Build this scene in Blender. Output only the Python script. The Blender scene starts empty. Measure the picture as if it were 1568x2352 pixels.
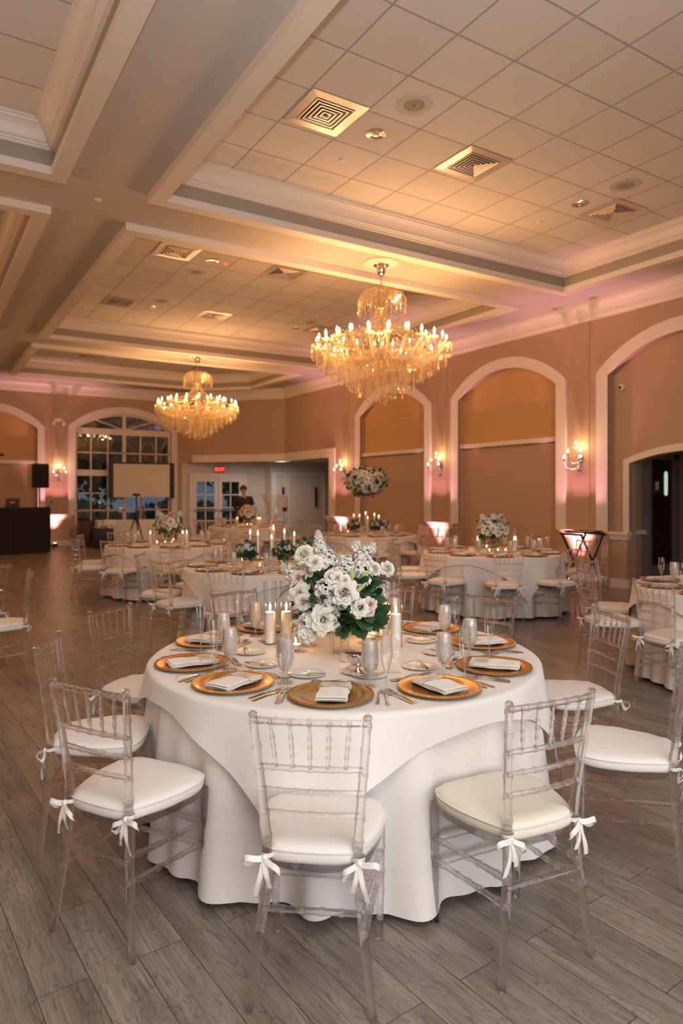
import bpy, bmesh, math, random
from mathutils import Vector, Matrix, Euler
R = math.radians
random.seed(12)
SC = bpy.context.scene
COL = SC.collection
S = 0.96875                      # room survey units -> metres

# ------------------------------------------------------------------ camera, world, light, exposure
TH = math.atan(980 / 1568)
cam_d = bpy.data.cameras.new('camera'); cam = bpy.data.objects.new('camera', cam_d); COL.objects.link(cam)
cam.location = (0, 0, 1.55); cam.rotation_euler = (R(90), 0, -TH)
cam_d.sensor_fit = 'HORIZONTAL'; cam_d.sensor_width = 24; cam_d.lens = 24
cam_d.shift_y = -44 / 1568; cam_d.clip_start = 0.05; cam_d.clip_end = 200
cam_d.dof.use_dof = True; cam_d.dof.focus_distance = 2.9; cam_d.dof.aperture_fstop = 2.6
SC.camera = cam
vs = SC.view_settings
SC.display_settings.display_device = 'sRGB'
vs.view_transform = 'Standard'; vs.look = 'None'; vs.gamma = 1; vs.use_curve_mapping = False
vs.exposure = 0.04
cy = SC.cycles
cy.max_bounces = 14; cy.diffuse_bounces = 4; cy.glossy_bounces = 4; cy.transmission_bounces = 12
cy.transparent_max_bounces = 32; cy.caustics_reflective = False; cy.caustics_refractive = False
cy.use_adaptive_sampling = True; cy.adaptive_threshold = 0.025; cy.sample_clamp_indirect = 3; cy.use_denoising = True; cy.blur_glossy = 1.0
try: cy.denoiser = 'OPENIMAGEDENOISE'
except Exception: pass
w = bpy.data.worlds.new('dusk'); SC.world = w; w.use_nodes = True
bg = w.node_tree.nodes['Background']; bg.inputs[0].default_value = (0.30, 0.42, 0.55, 1); bg.inputs[1].default_value = 0.30

WARM = (1.0, 0.52, 0.22)
def light(name, kind, loc, energy, color, rot=None, **kw):
    l = bpy.data.lights.new(name, kind); l.energy = energy; l.color = color
    for k, v in kw.items(): setattr(l, k, v)
    o = bpy.data.objects.new(name, l); COL.objects.link(o); o.location = loc
    if rot: o.rotation_euler = rot
    return o
# added neutral fill from behind the camera; the near wall has no windows
light('fill_behind_camera', 'AREA', (1.0, -3.6, 2.3), 270, (0.93, 0.96, 1.0), (R(84), 0, R(-6)), shape='RECTANGLE', size=6.5, size_y=3.2)
light('overhead_fill', 'AREA', (0.45, -0.6, 4.0), 56, (1.0, 0.97, 0.93), (R(16), 0, R(-32)), shape='DISK', size=2.4)  # added unseen lamp high up, soft fill in place of ceiling bounce
light('camera_flash_to_ceiling', 'SPOT', (-0.1, -0.25, 1.9), 760, (1.0, 0.97, 0.95), Vector((.15, .35, 1)).to_track_quat('-Z', 'Y').to_euler(), spot_size=R(125), spot_blend=1, shadow_soft_size=.06)
# lobby ceiling panel
light('lobby_ceiling_light', 'AREA', (9.6, 19.7, 2.45), 17, (1.0, 0.94, 0.88), (0, 0, 0), shape='RECTANGLE', size=1.2, size_y=0.5)
# chandeliers of the left half of the room, out of the picture
for yy in (7.82, 15.45):
    light('left_chandelier_light', 'POINT', (-2.1, yy, 3.5), 120, WARM, shadow_soft_size=0.5)

# ------------------------------------------------------------------ materials
def new_mat(name):
    m = bpy.data.materials.new(name); m.use_nodes = True
    nt = m.node_tree; nt.nodes.clear()
    out = nt.nodes.new('ShaderNodeOutputMaterial')
    return m, nt, out
def principled(name, col, rough=0.5, metal=0.0, noise=0.0, nscale=8.0, bump=0.0, bscale=60.0, spec=0.5, **kw):
    m, nt, out = new_mat(name)
    p = nt.nodes.new('ShaderNodeBsdfPrincipled')
    p.inputs['Base Color'].default_value = (*col, 1); p.inputs['Roughness'].default_value = rough
    p.inputs['Metallic'].default_value = metal; p.inputs['Specular IOR Level'].default_value = spec
    for k, v in kw.items(): p.inputs[k.replace('_', ' ')].default_value = v
    tc = nt.nodes.new('ShaderNodeTexCoord')
    if noise:
        n = nt.nodes.new('ShaderNodeTexNoise'); n.inputs['Scale'].default_value = nscale; n.inputs['Detail'].default_value = 4
        r = nt.nodes.new('ShaderNodeMapRange'); r.inputs[3].default_value = 1 - noise; r.inputs[4].default_value = 1 + noise
        mx = nt.nodes.new('ShaderNodeVectorMath'); mx.operation = 'SCALE'; mx.inputs[0].default_value = col
        nt.links.new(tc.outputs['Object'], n.inputs['Vector']); nt.links.new(n.outputs['Fac'], r.inputs[0])
        nt.links.new(r.outputs[0], mx.inputs['Scale']); nt.links.new(mx.outputs[0], p.inputs['Base Color'])
    if bump:
        n2 = nt.nodes.new('ShaderNodeTexNoise'); n2.inputs['Scale'].default_value = bscale; n2.inputs['Detail'].default_value = 3
        b = nt.nodes.new('ShaderNodeBump'); b.inputs['Strength'].default_value = bump; b.inputs['Distance'].default_value = 0.01
        nt.links.new(tc.outputs['Object'], n2.inputs['Vector']); nt.links.new(n2.outputs['Fac'], b.inputs['Height'])
        nt.links.new(b.outputs[0], p.inputs['Normal'])
    nt.links.new(p.outputs[0], out.inputs[0])
    return m
def thin_glass(name, tint=(1, 1, 1), lo=0.06, hi=0.75, rough=0.02, blend=0.35):
    m, nt, out = new_mat(name)
    t = nt.nodes.new('ShaderNodeBsdfTransparent'); t.inputs[0].default_value = (*tint, 1)
    g = nt.nodes.new('ShaderNodeBsdfGlossy'); g.inputs['Roughness'].default_value = rough; g.inputs[0].default_value = (0.95, 0.95, 0.95, 1)
    lw = nt.nodes.new('ShaderNodeLayerWeight'); lw.inputs[0].default_value = blend
    mr = nt.nodes.new('ShaderNodeMapRange'); mr.inputs[3].default_value = lo; mr.inputs[4].default_value = hi
    nt.links.new(lw.outputs['Facing'], mr.inputs[0])
    mx = nt.nodes.new('ShaderNodeMixShader')
    nt.links.new(mr.outputs[0], mx.inputs[0]); nt.links.new(t.outputs[0], mx.inputs[1]); nt.links.new(g.outputs[0], mx.inputs[2])
    nt.links.new(mx.outputs[0], out.inputs[0])
    return m
def acrylic(name, tint, clear=0.3):
    m, nt, out = new_mat(name)
    g = nt.nodes.new('ShaderNodeBsdfGlass'); g.inputs['IOR'].default_value = 1.42; g.inputs['Roughness'].default_value = 0.0; g.inputs[0].default_value = (*tint, 1)
    t = nt.nodes.new('ShaderNodeBsdfTransparent'); t.inputs[0].default_value = (*tint, 1)
    a = nt.nodes.new('ShaderNodeMixShader'); a.inputs[0].default_value = clear
    nt.links.new(g.outputs[0], a.inputs[1]); nt.links.new(t.outputs[0], a.inputs[2]); nt.links.new(a.outputs[0], out.inputs[0])
    return m
def crystal(name, tint, tr=0.35, glow=0.35):
    m, nt, out = new_mat(name)
    t = nt.nodes.new('ShaderNodeBsdfTransparent'); t.inputs[0].default_value = (*tint, 1)
    g = nt.nodes.new('ShaderNodeBsdfGlossy'); g.inputs['Roughness'].default_value = 0.08; g.inputs[0].default_value = (1, 1, 1, 1)
    d = nt.nodes.new('ShaderNodeBsdfTranslucent'); d.inputs[0].default_value = (*tint, 1)
    a = nt.nodes.new('ShaderNodeMixShader'); a.inputs[0].default_value = glow
    b = nt.nodes.new('ShaderNodeMixShader'); b.inputs[0].default_value = tr
    nt.links.new(g.outputs[0], a.inputs[1]); nt.links.new(d.outputs[0], a.inputs[2])
    nt.links.new(a.outputs[0], b.inputs[1]); nt.links.new(t.outputs[0], b.inputs[2]); nt.links.new(b.outputs[0], out.inputs[0])
    return m
def ice_mat():
    m, nt, out = new_mat('iced_water'); N = nt.nodes.new; L = nt.links.new
    d = N('ShaderNodeBsdfDiffuse'); d.inputs[0].default_value = (.95, .89, .84, 1); tl = N('ShaderNodeBsdfTranslucent'); tl.inputs[0].default_value = (1, .94, .88, 1)
    t = N('ShaderNodeBsdfTransparent'); t.inputs[0].default_value = (1, .98, .96, 1); g = N('ShaderNodeBsdfGlossy'); g.inputs['Roughness'].default_value = .15
    tc = N('ShaderNodeTexCoord'); mp = N('ShaderNodeMapping'); mp.inputs['Scale'].default_value = (1, 1, .7); n = N('ShaderNodeTexNoise'); n.inputs['Scale'].default_value = 55; n.inputs['Detail'].default_value = 3; n.inputs['Distortion'].default_value = 1.5
    L(tc.outputs['Object'], mp.inputs[0]); L(mp.outputs[0], n.inputs['Vector'])
    bp = N('ShaderNodeBump'); bp.inputs['Strength'].default_value = .3; bp.inputs['Distance'].default_value = .004; L(n.outputs['Fac'], bp.inputs['Height']); L(bp.outputs[0], g.inputs['Normal']); L(bp.outputs[0], d.inputs['Normal'])
    a = N('ShaderNodeMixShader'); a.inputs[0].default_value = .3; L(d.outputs[0], a.inputs[1]); L(tl.outputs[0], a.inputs[2])
    mr = N('ShaderNodeMapRange'); mr.inputs[1].default_value = .35; mr.inputs[2].default_value = .65; mr.inputs[3].default_value = .08; mr.inputs[4].default_value = .38; L(n.outputs['Fac'], mr.inputs[0])
    b = N('ShaderNodeMixShader'); L(mr.outputs[0], b.inputs[0]); L(a.outputs[0], b.inputs[1]); L(t.outputs[0], b.inputs[2])
    c = N('ShaderNodeMixShader'); c.inputs[0].default_value = .08; L(b.outputs[0], c.inputs[1]); L(g.outputs[0], c.inputs[2]); L(c.outputs[0], out.inputs[0]); return m
def emit(name, col, strength, sample=False):
    m, nt, out = new_mat(name)
    e = nt.nodes.new('ShaderNodeEmission'); e.inputs[0].default_value = (*col, 1); e.inputs[1].default_value = strength
    nt.links.new(e.outputs[0], out.inputs[0])
    if not sample:
        try: m.cycles.emission_sampling = 'NONE'
        except Exception: pass
    return m
def petal_mat(name, col, deep):
    m, nt, out = new_mat(name)
    p = nt.nodes.new('ShaderNodeBsdfPrincipled'); p.inputs['Roughness'].default_value = 0.6
    tc = nt.nodes.new('ShaderNodeTexCoord'); n = nt.nodes.new('ShaderNodeTexNoise'); n.inputs['Scale'].default_value = 25
    cr = nt.nodes.new('ShaderNodeMix'); cr.data_type = 'RGBA'; cr.inputs[6].default_value = (*col, 1); cr.inputs[7].default_value = (*deep, 1)
    nt.links.new(tc.outputs['Object'], n.inputs['Vector']); nt.links.new(n.outputs['Fac'], cr.inputs[0]); nt.links.new(cr.outputs[2], p.inputs['Base Color'])
    tl = nt.nodes.new('ShaderNodeBsdfTranslucent'); tl.inputs[0].default_value = (*col, 1)
    mx = nt.nodes.new('ShaderNodeMixShader'); mx.inputs[0].default_value = 0.15
    nt.links.new(p.outputs[0], mx.inputs[1]); nt.links.new(tl.outputs[0], mx.inputs[2]); nt.links.new(mx.outputs[0], out.inputs[0])
    return m

M = {}
M['wall'] = principled('wall_paint', (0.48, 0.315, 0.205), 0.75, noise=0.03, nscale=3, bump=0.05, bscale=90)
M['panel'] = principled('arch_shade_fabric', (0.60, 0.345, 0.145), 0.8, noise=0.05, nscale=40)
M['trim'] = principled('cream_trim_paint', (0.78, 0.68, 0.59), 0.5, noise=0.02, nscale=4)
M['soffit'] = principled('taupe_ceiling_paint', (0.55, 0.485, 0.43), 0.8, noise=0.03, nscale=2)
M['taupe'] = principled('taupe_band_paint', (0.38, 0.32, 0.26), 0.8, noise=0.03, nscale=4)
M['white'] = principled('white_paint', (0.82, 0.80, 0.77), 0.5, noise=0.02)
M['lobby'] = principled('lobby_paint', (0.66, 0.58, 0.50), 0.7, noise=0.02)
M['cloth'] = principled('white_linen', (0.84, 0.80, 0.75), 0.85, noise=0.02, nscale=6, Sheen_Weight=0.2)
M['cushion'] = principled('white_cushion_fabric', (0.86, 0.82, 0.77), 0.85, noise=0.02, nscale=9, bump=0.12, bscale=14)
M['ivory'] = principled('ivory_cushion_fabric', (0.86, 0.80, 0.68), 0.85, noise=0.02, nscale=9, bump=0.12, bscale=14)
M['ribbon'] = principled('white_satin_ribbon', (0.86, 0.81, 0.75), 0.5, noise=0.02)
M['napkin'] = principled('white_napkin_linen', (0.90, 0.86, 0.81), 0.85, noise=0.01)
M['card'] = principled('blush_menu_paper', (0.70, 0.61, 0.54), 0.7, noise=0.03, nscale=60)
M['gold'] = principled('gold_lacquer', (0.62, 0.31, 0.07), 0.28, 0.75, noise=0.05, nscale=30, Coat_Weight=0.4)
M['steel'] = principled('polished_steel', (0.72, 0.66, 0.60), 0.16, 1.0, noise=0.03, nscale=20)
M['chrome'] = principled('chrome', (0.80, 0.76, 0.72), 0.1, 1.0, noise=0.02)
M['porcelain'] = principled('white_porcelain', (0.84, 0.80, 0.75), 0.15, noise=0.01)
M['butter'] = principled('butter', (0.86, 0.76, 0.42), 0.45, noise=0.03, nscale=60)
M['wax'] = principled('ivory_wax', (0.93, 0.88, 0.80), 0.45, noise=0.01)
M['wick'] = principled('burnt_wick', (0.03, 0.02, 0.02), 0.9, noise=0.1)
M['acr'] = acrylic('clear_acrylic', (0.995, 0.985, 0.99), 0.45)
M['glass'] = thin_glass('drinking_glass', (0.975, 0.97, 0.965), 0.05, 0.85, 0.02, 0.35)
M['vase'] = thin_glass('vase_glass', (0.99, 0.98, 0.97), 0.025, 0.7, 0.02, 0.25)
M['pane'] = thin_glass('window_pane', (0.85, 0.9, 0.92), 0.12, 0.5, 0.01)
M['ice'] = ice_mat()
M['flame'] = emit('candle_flame', (1.0, 0.55, 0.18), 16)
M['bulb'] = emit('bulb_glow', (1.0, 0.66, 0.30), 14)
M['sbulb'] = emit('sconce_bulb_glow', (1.0, 0.75, 0.45), 11)
M['crystal'] = crystal('amber_lit_crystal', (1.0, 0.90, 0.70), 0.40, 0.6)
M['crystal2'] = crystal('clear_crystal', (0.97, 0.95, 0.97), 0.5, 0.2)
M['brass'] = principled('pale_brass', (0.70, 0.52, 0.28), 0.25, 0.9, noise=0.05)
M['bronze'] = principled('antique_metal', (0.25, 0.17, 0.13), 0.4, 0.7, noise=0.05)
M['rose'] = petal_mat('white_rose_petal', (0.94, 0.91, 0.83), (0.90, 0.87, 0.72))
M['blush'] = petal_mat('blush_rose_petal', (0.90, 0.76, 0.66), (0.87, 0.70, 0.58))
M['stock'] = petal_mat('white_stock_petal', (0.92, 0.90, 0.86), (0.85, 0.85, 0.76))
M['leaf'] = principled('dark_green_leaf', (0.035, 0.085, 0.03), 0.4, noise=0.35, nscale=25)
M['leaf2'] = principled('olive_fern', (0.13, 0.16, 0.06), 0.5, noise=0.3, nscale=25)
M['euc'] = principled('blue_green_eucalyptus', (0.16, 0.25, 0.21), 0.6, noise=0.2, nscale=25)
M['lily'] = principled('green_lily_bud', (0.45, 0.55, 0.22), 0.45, noise=0.2, nscale=30)
M['black'] = principled('black_plastic', (0.012, 0.011, 0.011), 0.55, noise=0.1)
M['blackcloth'] = principled('black_scrim_cloth', (0.010, 0.009, 0.009), 0.9, noise=0.2, nscale=40)
M['darkwood'] = principled('dark_stained_wood', (0.022, 0.012, 0.008), 0.4, noise=0.3, nscale=20)
M['doorwood'] = principled('dark_brown_door', (0.020, 0.010, 0.008), 0.45, noise=0.2, nscale=10)
M['screen'] = principled('projection_screen_fabric', (0.72, 0.62, 0.50), 0.9, noise=0.01)
M['grey'] = principled('grey_metal', (0.35, 0.32, 0.30), 0.4, 0.6, noise=0.05)
M['dark'] = principled('dark_cavity', (0.06, 0.05, 0.045), 0.8, noise=0.1)
M['speakergrille'] = principled('ceiling_speaker_grille', (0.56, 0.49, 0.44), 0.7, noise=0.03)
M['red'] = emit('red_exit_letters', (1.0, 0.09, 0.05), 2.6)
M['redbox'] = principled('red_exit_face', (0.55, 0.10, 0.07), 0.5, noise=0.02)
M['doorglow'] = emit('kitchen_light_behind_glass', (0.62, 0.80, 0.60), 0.75)
M['skin'] = principled('skin', (0.50, 0.27, 0.18), 0.55, noise=0.04, nscale=30)
M['hair'] = principled('black_hair', (0.015, 0.01, 0.008), 0.5, noise=0.2)
M['shirt'] = principled('black_shirt', (0.015, 0.014, 0.015), 0.8, noise=0.2)
M['bark'] = principled('tree_bark', (0.10, 0.08, 0.07), 0.9, noise=0.3, nscale=6)
M['grass'] = principled('lawn', (0.05, 0.08, 0.03), 0.9, noise=0.3, nscale=3)
M['canopyleaf'] = principled('tree_foliage', (0.07, 0.19, 0.13), 0.6, noise=0.4, nscale=2)
M['wicker'] = principled('brown_wicker', (0.10, 0.06, 0.04), 0.7, noise=0.4, nscale=60)
M['pinklens'] = emit('uplight_lens_glow', (1.0, 0.62, 0.60), 9)
M['ledpanel'] = emit('lobby_light_panel', (0.9, 0.93, 1.0), 3.0)

def tile_mat():
    m, nt, out = new_mat('ceiling_tile')
    N = nt.nodes.new; L = nt.links.new
    p = N('ShaderNodeBsdfPrincipled'); p.inputs['Roughness'].default_value = 0.9
    g = N('ShaderNodeNewGeometry'); sx = N('ShaderNodeSeparateXYZ'); L(g.outputs['Position'], sx.inputs[0])
    def line(out_, off, half=0.010):
        a = N('ShaderNodeMath'); a.operation = 'SUBTRACT'; a.inputs[1].default_value = off; L(out_, a.inputs[0])
        b = N('ShaderNodeMath'); b.operation = 'PINGPONG'; b.inputs[1].default_value = 0.6248 / 2; L(a.outputs[0], b.inputs[0])
        c = N('ShaderNodeMath'); c.operation = 'LESS_THAN'; c.inputs[1].default_value = half; L(b.outputs[0], c.inputs[0]); return c, a
    cx, ax = line(sx.outputs[0], 3.07 * S); cyy, ay = line(sx.outputs[1], 6.11 * S)
    mxx = N('ShaderNodeMath'); mxx.operation = 'MAXIMUM'; L(cx.outputs[0], mxx.inputs[0]); L(cyy.outputs[0], mxx.inputs[1])
    n = N('ShaderNodeTexNoise'); n.inputs['Scale'].default_value = 6; L(g.outputs['Position'], n.inputs['Vector'])
    # per-tile tone
    def cell(a):
        d = N('ShaderNodeMath'); d.operation = 'DIVIDE'; d.inputs[1].default_value = 0.6248; L(a.outputs[0], d.inputs[0])
        f = N('ShaderNodeMath'); f.operation = 'FLOOR'; L(d.outputs[0], f.inputs[0]); return f
    cb = N('ShaderNodeCombineXYZ'); L(cell(ax).outputs[0], cb.inputs[0]); L(cell(ay).outputs[0], cb.inputs[1])
    wn = N('ShaderNodeTexWhiteNoise'); wn.noise_dimensions = '3D'; L(cb.outputs[0], wn.inputs['Vector'])
    add = N('ShaderNodeMath'); add.operation = 'MULTIPLY_ADD'; add.inputs[1].default_value = 0.5; L(n.outputs['Fac'], add.inputs[0]); L(wn.outputs['Value'], add.inputs[2])
    mr = N('ShaderNodeMapRange'); mr.inputs[2].default_value = 1.5; mr.inputs[3].default_value = 0.92; mr.inputs[4].default_value = 1.05; L(add.outputs[0], mr.inputs[0])
    vm = N('ShaderNodeVectorMath'); vm.operation = 'SCALE'; vm.inputs[0].default_value = (0.72, 0.65, 0.58); L(mr.outputs[0], vm.inputs['Scale'])
    mix = N('ShaderNodeMix'); mix.data_type = 'RGBA'; mix.inputs[7].default_value = (0.40, 0.37, 0.34, 1)
    L(mxx.outputs[0], mix.inputs[0]); L(vm.outputs[0], mix.inputs[6]); L(mix.outputs[2], p.inputs['Base Color'])
    n2 = N('ShaderNodeTexNoise'); n2.inputs['Scale'].default_value = 45; n2.inputs['Detail'].default_value = 6; L(g.outputs['Position'], n2.inputs['Vector'])
    b = N('ShaderNodeBump'); b.inputs['Strength'].default_value = 0.25; b.inputs['Distance'].default_value = 0.01; L(n2.outputs['Fac'], b.inputs['Height']); L(b.outputs[0], p.inputs['Normal'])
    L(p.outputs[0], out.inputs[0]); return m
M['tile'] = tile_mat()

def floor_mat():
    m, nt, out = new_mat('grey_oak_planks')
    N = nt.nodes.new; L = nt.links.new
    p = N('ShaderNodeBsdfPrincipled')
    g = N('ShaderNodeNewGeometry')
    mp = N('ShaderNodeMapping'); mp.inputs['Rotation'].default_value = (0, 0, R(86)); L(g.outputs['Position'], mp.inputs['Vector'])
    br = N('ShaderNodeTexBrick'); br.offset = 0.37; br.inputs['Scale'].default_value = 1.0
    br.inputs['Brick Width'].default_value = 1.12; br.inputs['Row Height'].default_value = 0.158
    br.inputs['Mortar Size'].default_value = 0.0014; br.inputs['Mortar Smooth'].default_value = 0.1; br.inputs['Bias'].default_value = 0
    br.inputs['Color1'].default_value = (0, 0, 0, 1); br.inputs['Color2'].default_value = (1, 1, 1, 1); br.inputs['Mortar'].default_value = (0.5, 0.5, 0.5, 1)
    L(mp.outputs[0], br.inputs['Vector'])
    # grain coordinates: stretched along the board, shifted per board
    mp2 = N('ShaderNodeMapping'); mp2.inputs['Scale'].default_value = (1.3, 9.0, 1.0); L(mp.outputs[0], mp2.inputs['Vector'])
    sh = N('ShaderNodeVectorMath'); sh.operation = 'MULTIPLY_ADD'; sh.inputs[1].default_value = (7.3, 13.7, 5.1); L(br.outputs['Color'], sh.inputs[0]); L(mp2.outputs[0], sh.inputs[2])
    n1 = N('ShaderNodeTexNoise'); n1.inputs['Scale'].default_value = 1.3; n1.inputs['Detail'].default_value = 3; n1.inputs['Distortion'].default_value = 0.8; L(sh.outputs[0], n1.inputs['Vector'])
    # rings: bands of the slow noise give the looping cathedral grain
    ml = N('ShaderNodeMath'); ml.operation = 'MULTIPLY'; ml.inputs[1].default_value = 17; L(n1.outputs['Fac'], ml.inputs[0])
    sn = N('ShaderNodeMath'); sn.operation = 'PINGPONG'; sn.inputs[1].default_value = 0.5; L(ml.outputs[0], sn.inputs[0])
    mp3 = N('ShaderNodeMapping'); mp3.inputs['Scale'].default_value = (5.0, 130.0, 1.0); L(mp.outputs[0], mp3.inputs['Vector'])
    n2 = N('ShaderNodeTexNoise'); n2.inputs['Scale'].default_value = 1.0; n2.inputs['Detail'].default_value = 4; L(mp3.outputs[0], n2.inputs['Vector'])
    n3 = N('ShaderNodeTexNoise'); n3.inputs['Scale'].default_value = 1.7; n3.inputs['Detail'].default_value = 3; L(sh.outputs[0], n3.inputs['Vector'])
    r1 = N('ShaderNodeMapRange'); r1.inputs[1].default_value = 0.0; r1.inputs[2].default_value = 0.16; r1.inputs[3].default_value = 0.62; r1.inputs[4].default_value = 1.0; L(sn.outputs[0], r1.inputs[0])
    r2 = N('ShaderNodeMapRange'); r2.inputs[1].default_value = 0.3; r2.inputs[2].default_value = 0.62; r2.inputs[3].default_value = 0.70; r2.inputs[4].default_value = 1.05; L(n2.outputs['Fac'], r2.inputs[0])
    r3 = N('ShaderNodeMapRange'); r3.inputs[1].default_value = 0.3; r3.inputs[2].default_value = 0.7; r3.inputs[3].default_value = 0.72; r3.inputs[4].default_value = 1.18; L(n3.outputs['Fac'], r3.inputs[0])
    bw = N('ShaderNodeRGBToBW'); L(br.outputs['Color'], bw.inputs[0])
    r4 = N('ShaderNodeMapRange'); r4.inputs[3].default_value = 0.88; r4.inputs[4].default_value = 1.12; L(bw.outputs[0], r4.inputs[0])
    a = N('ShaderNodeMath'); a.operation = 'MULTIPLY'; L(r1.outputs[0], a.inputs[0]); L(r2.outputs[0], a.inputs[1])
    b = N('ShaderNodeMath'); b.operation = 'MULTIPLY'; L(a.outputs[0], b.inputs[0]); L(r3.outputs[0], b.inputs[1])
    c = N('ShaderNodeMath'); c.operation = 'MULTIPLY'; L(b.outputs[0], c.inputs[0]); L(r4.outputs[0], c.inputs[1])
    vm = N('ShaderNodeVectorMath'); vm.operation = 'SCALE'; vm.inputs[0].default_value = (0.30, 0.255, 0.208); L(c.outputs[0], vm.inputs['Scale'])
    mix = N('ShaderNodeMix'); mix.data_type = 'RGBA'; mix.inputs[7].default_value = (0.04, 0.03, 0.025, 1)
    L(br.outputs['Fac'], mix.inputs[0]); L(vm.outputs[0], mix.inputs[6]); L(mix.outputs[2], p.inputs['Base Color'])
    rr = N('ShaderNodeMapRange'); rr.inputs[3].default_value = 0.22; rr.inputs[4].default_value = 0.36; L(n3.outputs['Fac'], rr.inputs[0]); L(rr.outputs[0], p.inputs['Roughness'])
    bm = N('ShaderNodeBump'); bm.inputs['Strength'].default_value = 0.12; bm.inputs['Distance'].default_value = 0.004; L(c.outputs[0], bm.inputs['Height']); L(bm.outputs[0], p.inputs['Normal'])
    L(p.outputs[0], out.inputs[0]); return m
M['floor'] = floor_mat()

# ------------------------------------------------------------------ mesh helpers
class MB:
    def __init__(s, k=1.0): s.v = []; s.f = []; s.k = k
    def add(s, vs_, fs, mat=None):
        o = len(s.v)
        for p in vs_:
            p = Vector(p)
            if mat is not None: p = mat @ p
            s.v.append(tuple(p * s.k))
        s.f += [tuple(i + o for i in f) for f in fs]
        return s
    def box(s, a, b, mat=None):
        x0, y0, z0 = a; x1, y1, z1 = b
        return s.add([(x0,y0,z0),(x1,y0,z0),(x1,y1,z0),(x0,y1,z0),(x0,y0,z1),(x1,y0,z1),(x1,y1,z1),(x0,y1,z1)],
              [(0,3,2,1),(4,5,6,7),(0,1,5,4),(1,2,6,5),(2,3,7,6),(3,0,4,7)], mat)
    def quad(s, *p): return s.add(p, [tuple(range(len(p)))])
    def tube(s, path, rad, n=8, cap=True, mat=None):
        P = [Vector(p) for p in path]; m = len(P)
        if not hasattr(rad, '__len__'): rad = [rad] * m
        vs_ = []; up = None
        for i in range(m):
            d = (P[min(i+1, m-1)] - P[max(i-1, 0)])
            d = d.normalized() if d.length > 1e-9 else Vector((0, 0, 1))
            if up is None: up = Vector((0, 0, 1)) if abs(d.z) < 0.9 else Vector((1, 0, 0))
            u = (up - d * up.dot(d)); u = u.normalized() if u.length > 1e-6 else d.orthogonal().normalized()
            up = u; v = d.cross(u)
            for j in range(n):
                a = 2 * math.pi * j / n
                vs_.append(P[i] + (u * math.cos(a) + v * math.sin(a)) * rad[i])
        fs = [(i*n+j, i*n+(j+1)%n, (i+1)*n+(j+1)%n, (i+1)*n+j) for i in range(m-1) for j in range(n)]
        if cap: fs += [tuple(reversed(range(n))), tuple(range((m-1)*n, m*n))]
        return s.add(vs_, fs, mat)
    def lathe(s, prof, n=24, mat=None, close=False):
        vs_ = []; fs = []; m = len(prof)
        for r, z in prof:
            for j in range(n):
                a = 2*math.pi*j/n; vs_.append((r*math.cos(a), r*math.sin(a), z))
        for i in range(m-1):
            for j in range(n): fs.append((i*n+j, i*n+(j+1)%n, (i+1)*n+(j+1)%n, (i+1)*n+j))
        return s.add(vs_, fs, mat)
    def grid(s, fn, nu, nv, wrap=False):
        vs_ = [fn(i, j) for i in range(nu) for j in range(nv)]
        fs = []
        for i in range(nu if wrap else nu-1):
            for j in range(nv-1):
                i2 = (i+1) % nu
                fs.append((i*nv+j, i2*nv+j, i2*nv+j+1, i*nv+j+1))
        return s.add(vs_, fs)
    def ball(s, c, r, nu=8, nv=6, mat=None):
        if not hasattr(r, '__len__'): r = (r, r, r)
        vs_ = []; 
        for i in range(nv+1):
            t = math.pi*i/nv
            for j in range(nu):
                a = 2*math.pi*j/nu
                vs_.append((c[0]+r[0]*math.sin(t)*math.cos(a), c[1]+r[1]*math.sin(t)*math.sin(a), c[2]+r[2]*math.cos(t)))
        fs = [(i*nu+j, (i+1)*nu+j, (i+1)*nu+(j+1)%nu, i*nu+(j+1)%nu) for i in range(nv) for j in range(nu)]
        return s.add(vs_, fs, mat)
    def build(s, name, mat, parent=None, smooth=40, weld=False, fix=False):
        me = bpy.data.meshes.new(name); me.from_pydata(s.v, [], s.f)
        if weld or fix:
            b = bmesh.new(); b.from_mesh(me)
            if weld: bmesh.ops.remove_doubles(b, verts=b.verts, dist=1e-5)
            bmesh.ops.recalc_face_normals(b, faces=b.faces); b.to_mesh(me); b.free()
        me.materials.append(M[mat] if isinstance(mat, str) else mat)
        if smooth:
            for p in me.polygons: p.use_smooth = True
            me.set_sharp_from_angle(angle=R(smooth))
        o = bpy.data.objects.new(name, me); COL.objects.link(o)
        if parent: o.parent = parent
        return o
def bevel(o, w=0.004, seg=2):
    b = bmesh.new(); b.from_mesh(o.data); bmesh.ops.remove_doubles(b, verts=b.verts, dist=1e-6)
    bmesh.ops.bevel(b, geom=list(b.edges), offset=w, segments=seg, affect='EDGES', profile=0.5)
    b.to_mesh(o.data); b.free()
    for p in o.data.polygons: p.use_smooth = True
    o.data.set_sharp_from_angle(angle=R(50)); return o
def tag(o, label=None, cat=None, group=None, kind=None):
    if label: o['label'] = label
    if cat: o['category'] = cat
    if group: o['group'] = group
    if kind: o['kind'] = kind
    return o
def empty(name, loc=(0, 0, 0), rz=0, label=None, cat=None, group=None):
    o = bpy.data.objects.new(name, None); COL.objects.link(o); o.location = loc; o.rotation_euler = (0, 0, rz)
    o.empty_display_size = 0.1
    return tag(o, label, cat, group)
KIDS = {}
def kids(o): return list(o.children)
def copy_tree(o, parent=None):
    if o.name not in KIDS: KIDS[o.name] = [c.name for c in o.children]
    c = o.copy(); COL.objects.link(c)
    if parent: c.parent = parent
    for n in KIDS[o.name]: copy_tree(bpy.data.objects[n], c)
    return c
def struct(o, label=None): return tag(o, label, kind='structure')
used = set()
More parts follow.
